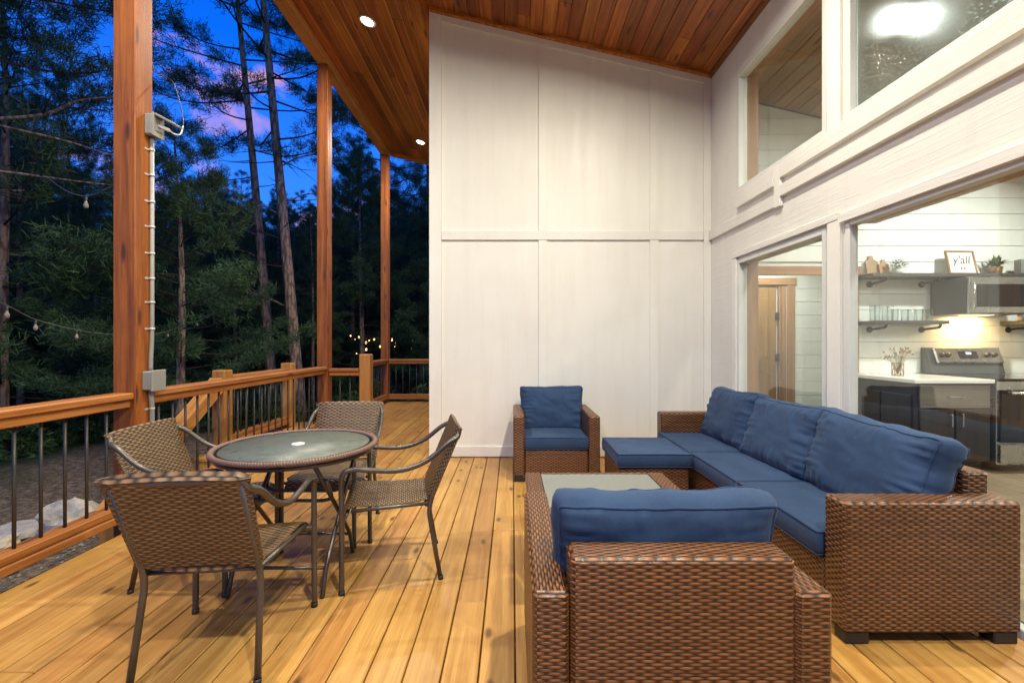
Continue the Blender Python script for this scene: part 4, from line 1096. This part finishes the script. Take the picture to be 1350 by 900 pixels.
def pine(seed, Ht, base, Lmax, r0, lean=(0, 0), nb=60, dead=10, npt=20, nl=.16, nw=.010, sub=7.0, extra=()):
    rr = random.Random(seed); tm = MB(); tufts = []
    nseg = 14
    def tp(s_):
        return Vector((lean[0] * s_ * Ht + .10 * math.sin(s_ * 5 + seed) * s_, lean[1] * s_ * Ht + .10 * math.cos(s_ * 4 + seed * 2) * s_, s_ * Ht))
    tm.tube([tp(i / nseg) for i in range(nseg + 1)], [r0 * (1.18 if i == 0 else 1) * (1 - .93 * (i / nseg) ** 1.1) for i in range(nseg + 1)], 10, r=5.0)
    for i in range(dead):
        s_ = base * rr.uniform(.35, 1.0); p = tp(s_); a = rr.uniform(0, 6.283); L_ = rr.uniform(.5, 1.7); d = Vector((math.cos(a), math.sin(a), rr.uniform(-.1, .35)))
        pts = [p, p + d * L_ * .5 + Vector((0, 0, rr.uniform(-.08, .08))), p + d * L_ + Vector((0, 0, rr.uniform(-.2, .12)))]
        tm.tube(crom(pts, 3), [.016 - .0022 * k_ for k_ in range(7)], 5)
        if rr.random() < .6:
            q = pts[1]; d2 = (d + Vector((rr.uniform(-.6, .6), rr.uniform(-.6, .6), .2))).normalized(); tm.tube([q, q + d2 * L_ * .35], [.008, .003], 4)
    for (z, az, L_, rise, r_) in extra:
        p = tp(z / Ht); d = Vector((math.cos(R(az)), math.sin(R(az)), 0)); side = Vector((-d.y, d.x, 0))
        pts = crom([p, p + d * L_ * .3 + Vector((0, 0, rise * .4)), p + d * L_ * .6 + side * .08 + Vector((0, 0, rise * .62)), p + d * L_ * .8 + Vector((0, 0, rise * .9)), p + d * L_ + side * .05 + Vector((0, 0, rise))], 4)
        tm.tube(pts, [r_ * (1 - .8 * k_ / (len(pts) - 1)) for k_ in range(len(pts))], 6, r=5.0)
        for q in (5, 8, 10, 12, 14):
            d2 = (d * .8 + side * rr.uniform(-.9, .9) + Vector((0, 0, rr.uniform(-.1, .7)))).normalized(); ll = L_ * rr.uniform(.10, .24)
            tm.tube([pts[q], pts[q] + d2 * ll * .5 + Vector((0, 0, .02)), pts[q] + d2 * ll], [r_ * .4, r_ * .28, r_ * .12], 4)
    for i in range(nb):
        f = (i + rr.random()) / nb; s_ = base + (1 - base) * f * .985; p = tp(s_)
        shape = (1 - f) ** .75 * (.55 + .45 * min(1, f * 4 + .25)) + .10
        L_ = Lmax * shape * rr.uniform(.6, 1.12); a = i * 2.4 + rr.uniform(-.6, .6); el = R(rr.uniform(-8, 22) + 32 * f)
        d = Vector((math.cos(a) * math.cos(el), math.sin(a) * math.cos(el), math.sin(el)))
        sag = -L_ * rr.uniform(.0, .14); up = L_ * rr.uniform(.02, .14)
        pts = crom([p, p + d * L_ * .4 + Vector((0, 0, sag)), p + d * L_ * .75 + Vector((0, 0, sag * .8)), p + d * L_ + Vector((0, 0, up + sag * .3))], 3)
        rb = max(.008, r0 * .17 * shape + .004); tm.tube(pts, [rb * (1 - .85 * k_ / (len(pts) - 1)) for k_ in range(len(pts))], 5)
        nt = max(3, int(L_ * sub))
        for k_ in range(nt):
            q = .30 + .70 * (k_ + rr.random()) / nt; ii = min(len(pts) - 2, int(q * (len(pts) - 1))); fr = q * (len(pts) - 1) - ii
            c = pts[ii].lerp(pts[ii + 1], min(1, fr)); tl = rr.uniform(.25, .62) * min(1, L_ / 1.6) * (1.25 - .6 * q)
            side = d.cross(Vector((0, 0, 1))).normalized() * rr.choice((-1, 1)); dd = (d * rr.uniform(.3, .9) + side * rr.uniform(.3, 1.0) + Vector((0, 0, rr.uniform(-.1, .55)))).normalized()
            e = c + dd * tl; tm.tube([c, e], [.006, .003], 3, cap=False)
            tufts.append((tuple(e), tuple(dd)))
            for w_ in range(3):
                g_ = c.lerp(e, rr.uniform(.35, .95)); d3 = (dd + Vector((rr.uniform(-.8, .8), rr.uniform(-.8, .8), rr.uniform(-.1, .8)))).normalized(); tufts.append((tuple(g_ + d3 * .05), tuple(d3)))
        tufts.append((tuple(pts[-1]), tuple(d)))
    V, F, Rn = needle_mesh(tufts, npt, nl, nw, seed, .075)
    return tm, np_mesh('crown', V, F, Rn, M['needle'])
GB = 'tall pines in the dark woods beyond the railing'
def plant_pine(pr, x, y, label, cat='tree', group=GB, rz=None, sc_=1.0, name='pine_tree'):
    t = thing(name, label, cat, (x, y, gz(x, y) - .06), rz if rz is not None else rng.uniform(0, 6.28), group)
    t.scale = (sc_,) * 3
    for nm, me in (('trunk', pr[0]), ('crown', pr[1])):
        o = bpy.data.objects.new(nm, me); COL.objects.link(o); o.parent = t
    return t
def proto(*a, **k_):
    tm, cm = pine(*a, **k_); o = tm.build('trunk', M['bark'], world=False); me = o.data; bpy.data.objects.remove(o); return (me, cm)
pairA = proto(1, 17, .40, 3.0, .125, (-.088, .01), nb=36, dead=10, extra=[(3.05, 185, 1.7, .55, .022), (4.0, 170, 1.2, .5, .018), (4.6, 200, .9, .3, .014)])
pairB = proto(2, 18, .38, 3.1, .145, (-.086, .0), nb=40, dead=12, extra=[(2.75, 178, 2.2, .75, .024), (5.3, 20, 1.5, .7, .02), (6.2, -10, 1.6, .5, .02), (5.0, 190, 1.4, .6, .018)])
leftp = proto(5, 17, .36, 3.4, .16, (0, 0), nb=52, dead=3, extra=[(4.65, -4, 3.1, .45, .032), (4.4, 8, 2.5, -.25, .026), (3.95, -12, 2.0, -.12, .02), (5.2, 14, 2.8, -.6, .024)])
talls = [proto(10 + i, rng.uniform(15, 19), [.22, .15, .32, .24][i], [3.2, 3.6, 2.7, 3.0][i], .15, (rng.uniform(-.02, .02), rng.uniform(-.02, .02)), nb=[56, 66, 46, 56][i], dead=12) for i in range(4)]
lows = [proto(30 + i, rng.uniform(8, 11), .10, [3.2, 2.8][i], .12, (0, 0), nb=64, dead=4, npt=22) for i in range(2)]
plant_pine(pairA, -6.0, 11.5, 'slim bare-trunked pine, left of the leaning pair outside the railing', rz=0)
plant_pine(pairB, -5.15, 11.1, 'slightly thicker bare-trunked pine, right of the leaning pair outside the railing', rz=0)
plant_pine(lows[0], -9.2, 8.2, 'bushy dark pine left of the nearest post, closest to the deck', rz=1.0, sc_=1.0)
plant_pine(leftp, -8.0, 6.0, 'big pine at the left picture edge with bare low branches', rz=0)
plant_pine(lows[1], -6.5, 8.9, 'bushy young pine with lit green boughs just right of the nearest post', rz=.4, sc_=.78)
plant_pine(talls[2], -4.7, 17.2, 'grey-trunked pine standing just right of the second tall post', rz=.8)
plant_pine(talls[0], -3.1, 17.0, 'grey-trunked pine between the far corner post and the white wall', rz=2.8)
rr = random.Random(77); placed = [(-6, 11.5), (-5.15, 11.1), (-9.2, 8.2), (-7.6, 5.6), (-6.5, 8.9), (-4.7, 17.2), (-3.1, 17.0)]
sharedt = 'tall straight pine among the many dark trees of the background woods'; sharedl = 'bushy low-branched pine among the dark trees of the background woods'
cnt = 0
while cnt < 115:
    d = rr.uniform(14, 46); an = rr.uniform(-64, -4); x = d * math.sin(R(an)); y = d * math.cos(R(an))
    if y < 2.5 or x > -.5: continue
    if x > -4.2 and y < 14.5: continue
    if any((x - a) ** 2 + (y - b) ** 2 < 2.0 for a, b in placed): continue
    placed.append((x, y)); low = rr.random() < .55; k_ = rr.randrange(2 if low else 4); pr = (lows if low else talls)[k_]
    hh = y * rr.uniform(.31, .46) + 2.0          # the woods stand lower near the clearing
    if an < -44: hh *= 1.35
    if -40 < an < -20: hh *= .86
    s_ = min(1.35, max(.35, hh / (9.5 if low else 17)))
    plant_pine(pr, x, y, sharedl if low else sharedt, group=('bushy low pines in the background woods' if low else 'tall pines of the background woods'), sc_=s_, rz=rr.uniform(0, 6.28)); cnt += 1
# far-off wood that closes the view
rr = random.Random(21); tu = []
for i in range(15000):
    an = rr.uniform(-72, 4); d = rr.uniform(50, 66); x = d * math.sin(R(an)); y = d * math.cos(R(an))
    top = 13 + 4.5 * mnoise.noise(Vector((an * .35, 0, 0))) + 3 * mnoise.noise(Vector((an * 1.7, 3, 0)))
    z = GZ - .5 + top * rr.random() ** .8
    tu.append(((x, y, z), Vector((rr.uniform(-1, 1), rr.uniform(-1, 1), rr.uniform(-.2, 1))).normalized()[:]))
V, F, Rn = needle_mesh(tu, 12, .75, .12, 3)
o = bpy.data.objects.new('far_woods', np_mesh('far_woods', V, F, Rn, M['needle'])); COL.objects.link(o); tag(o, kind='stuff')
# shrubs
def shrub_mesh(seed, w, h):
    rr = random.Random(seed); tu = []; tm = MB()
    for i in range(110):
        a = rr.uniform(0, 6.283); el = math.asin(rr.uniform(.05, 1)); q = rr.uniform(.45, 1.0); d = Vector((math.cos(a) * math.cos(el) * w, math.sin(a) * math.cos(el) * w, math.sin(el) * h)) * q
        tu.append((tuple(d), tuple(d.normalized())))
        if i % 4 == 0: tm.tube([(0, 0, 0), tuple(d * .5 + Vector((0, 0, .05))), tuple(d)], [.012, .008, .003], 4)
    V, F, Rn = needle_mesh(tu, 30, .09, .018, seed); o = tm.build('stem', M['bark'], world=False); me = o.data; bpy.data.objects.remove(o)
    return me, np_mesh('foliage', V, F, Rn, M['shrub'])
t = NT('shrub_leaf'); M['shrub'] = t.done(t.bsdf(t.mix(t.rnd(), (.022, .055, .016), (.075, .14, .035)), .6))
shr = [shrub_mesh(1, .75, .6), shrub_mesh(2, .6, .85)]
rr = random.Random(9)
n_ = 0
while n_ < 46:
    an = rr.uniform(-60, -8); d = rr.uniform(11.5, 24); x = d * math.sin(R(an)); y = d * math.cos(R(an))
    if x > -3.6 and y < 11.5: continue
    a, b = shr[n_ % 2]
    t = thing('undergrowth_shrub', 'low dark green shrub in the undergrowth beneath the pines', 'shrub', (x, y, gz(x, y) - .03), rr.uniform(0, 6), 'shrubs in the undergrowth')
    t.scale = (rr.uniform(.8, 1.5),) * 2 + (rr.uniform(.7, 1.2),)
    for nm, me in (('stem', a), ('foliage', b)):
        o = bpy.data.objects.new(nm, me); COL.objects.link(o); o.parent = t
    n_ += 1

# ------------------------------------------------------------------ STRING LIGHTS
def px(x, y, Y): return Vector(((x - 675) * Y / 600, Y, H_EYE + (450 - y) * Y / 600))
def bulb(parent, p, lit=False, s_=1.0, hang=.05):
    m = MB(); m.lathe([(.0005, -hang - .075), (.012, -hang - .072), (.021, -hang - .052), (.019, -hang - .032), (.010, -hang - .012), (.010, -hang)], n=12)
    m.v = [(a * s_, b * s_, c * s_) for a, b, c in m.v]
    o = m.build('bulb', M['warm_bulb'] if lit else M['bulb'], parent, world=False); o.location = p - parent.location
    m = MB(); m.lathe([(.012, -hang), (.013, -hang + .035), (.004, -hang + .045), (.003, 0)], n=10); m.v = [(a * s_, b * s_, c * s_) for a, b, c in m.v]
    m.build('socket', M['black_foot'], o, world=False)
    return o
brng = random.Random(4)
def strand(label, pts, bulbs, lit=False, s_=1.0, rad=.004):
    base = pts[0]; t = thing('string_light', label, 'string lights', tuple(base), 0, 'outdoor string lights')
    c = crom(pts, 10); m = MB(); m.tube(c, rad, 5); m.build('cable', M['cable'], t)
    for f in bulbs:
        k_ = f * (len(c) - 1); i = min(len(c) - 2, int(k_)); bulb(t, c[i].lerp(c[i + 1], k_ - i) - Vector((0, 0, brng.uniform(0, .30) if lit else 0)), lit, s_ * (brng.uniform(.7, 1.25) if lit else 1))
    return t
s1 = [px(-60, 372, 3.0), px(8, 402, 3.5), px(60, 425, 4.3), px(140, 440, 5.6), px(215, 438, 7.3), px(290, 410, 9.5), px(340, 382, 11.35)]
strand('string of clear bulbs sagging from the left edge to the leaning pines', s1, (.06, .17, .30, .42, .58, .68, .76, .84, .91, .97), s_=.8)
s2 = [px(60, 232, 5.6), px(88, 252, 4.9), px(118, 258, 4.2), px(160, 238, 3.3)]
strand('short strand with one amber-tinted bulb left of the nearest post', s2, (.62,), s_=.95)
s3 = [px(452, 432, 20), px(470, 440, 20), px(486, 438, 20.5), px(505, 441, 20), px(521, 440, 19.5), px(546, 436, 19), px(556, 432, 19)]
strand('distant string of glowing amber bulbs far beyond the railing', s3, (.10, .15, .20, .30, .34, .40, .58, .63, .67, .82, .86, .93), True, 1.7, .006)
s4 = [px(455, 452, 23), px(470, 456, 23), px(490, 450, 23), px(520, 449, 22), px(548, 444, 22)]
strand('second distant string of glowing amber bulbs hanging slightly lower', s4, (.25, .42, .60, .75, .93), True, 1.7, .006)

# ------------------------------------------------------------------ WORLD, SUN, CAMERA
w = bpy.data.worlds.new('World'); sc.world = w; w.use_nodes = True; nt = w.node_tree; nt.nodes.clear()
def N(ty, **k_):
    n = nt.nodes.new(ty)
    for a, b in k_.items(): setattr(n, a, b)
    return n
sky = N('ShaderNodeTexSky', sky_type='NISHITA'); sky.sun_disc = False; sky.sun_elevation = R(2.0); sky.sun_rotation = R(160); sky.altitude = 200; sky.air_density = 1.0; sky.dust_density = .4; sky.ozone_density = 4.0
mul = N('ShaderNodeMix', data_type='RGBA', blend_type='MULTIPLY'); mul.inputs[0].default_value = 1; mul.inputs[7].default_value = (.16, 2.4, 6.0, 1)
nt.links.new(sky.outputs[0], mul.inputs[6])
tc = N('ShaderNodeTexCoord'); sxyz = N('ShaderNodeSeparateXYZ'); nt.links.new(tc.outputs['Generated'], sxyz.inputs[0])
hz = N('ShaderNodeMapRange'); nt.links.new(sxyz.outputs[2], hz.inputs[0]); hz.inputs[1].default_value = .08; hz.inputs[2].default_value = .50; hz.inputs[3].default_value = .55; hz.inputs[4].default_value = 0.0
hm = N('ShaderNodeMix', data_type='RGBA'); hm.inputs[7].default_value = (.85, 2.0, 5.4, 1); nt.links.new(hz.outputs[0], hm.inputs[0]); nt.links.new(mul.outputs[2], hm.inputs[6])
mp = N('ShaderNodeMapping'); mp.inputs['Scale'].default_value = (1.6, 1.6, 3.4); nt.links.new(tc.outputs['Generated'], mp.inputs[0])
nz = N('ShaderNodeTexNoise'); nz.inputs['Scale'].default_value = 2.6; nz.inputs['Detail'].default_value = 6; nz.inputs['Roughness'].default_value = .6; nz.inputs['Distortion'].default_value = .6
nt.links.new(mp.outputs[0], nz.inputs[0])
cr = N('ShaderNodeValToRGB'); cr.color_ramp.elements[0].position = .54; cr.color_ramp.elements[0].color = (0, 0, 0, 1); cr.color_ramp.elements[1].position = .68; cr.color_ramp.elements[1].color = (1, 1, 1, 1)
nt.links.new(nz.outputs['Fac'], cr.inputs[0])
cl = N('ShaderNodeMix', data_type='RGBA'); cl.inputs[7].default_value = (4.4, 2.5, 4.2, 1)
nt.links.new(cr.outputs[0], cl.inputs[0]); nt.links.new(hm.outputs[2], cl.inputs[6])
bg = N('ShaderNodeBackground'); bg.inputs[1].default_value = .15; hm.inputs[7].default_value = (.85, 2.2, 5.9, 1); nt.links.new(cl.outputs[2], bg.inputs[0])
wo = N('ShaderNodeOutputWorld'); nt.links.new(bg.outputs[0], wo.inputs[0])
sd = bpy.data.lights.new('sun', 'SUN'); sd.energy = .02; sd.angle = R(10); sd.color = (1, .8, .65)
so_ = bpy.data.objects.new('sun', sd); COL.objects.link(so_); so_.rotation_euler = (R(86), 0, R(20))

cam = bpy.data.cameras.new('camera'); co = bpy.data.objects.new('camera', cam); COL.objects.link(co)
co.location = (0, 0, H_EYE); co.rotation_euler = (R(90), 0, 0); cam.lens = 16.0; cam.sensor_width = 36; cam.clip_start = .05; cam.clip_end = 1000
sc.camera = co
vs_ = sc.view_settings; vs_.view_transform = 'Standard'; vs_.look = 'None'; vs_.exposure = 0.0; vs_.gamma = 1; vs_.use_curve_mapping = False
cy = sc.cycles; cy.use_denoising = True; cy.max_bounces = 8; cy.diffuse_bounces = 4; cy.glossy_bounces = 4; cy.transmission_bounces = 6; cy.transparent_max_bounces = 12
cy.sample_clamp_indirect = 6; cy.caustics_reflective = False; cy.caustics_refractive = False; cy.blur_glossy = .5
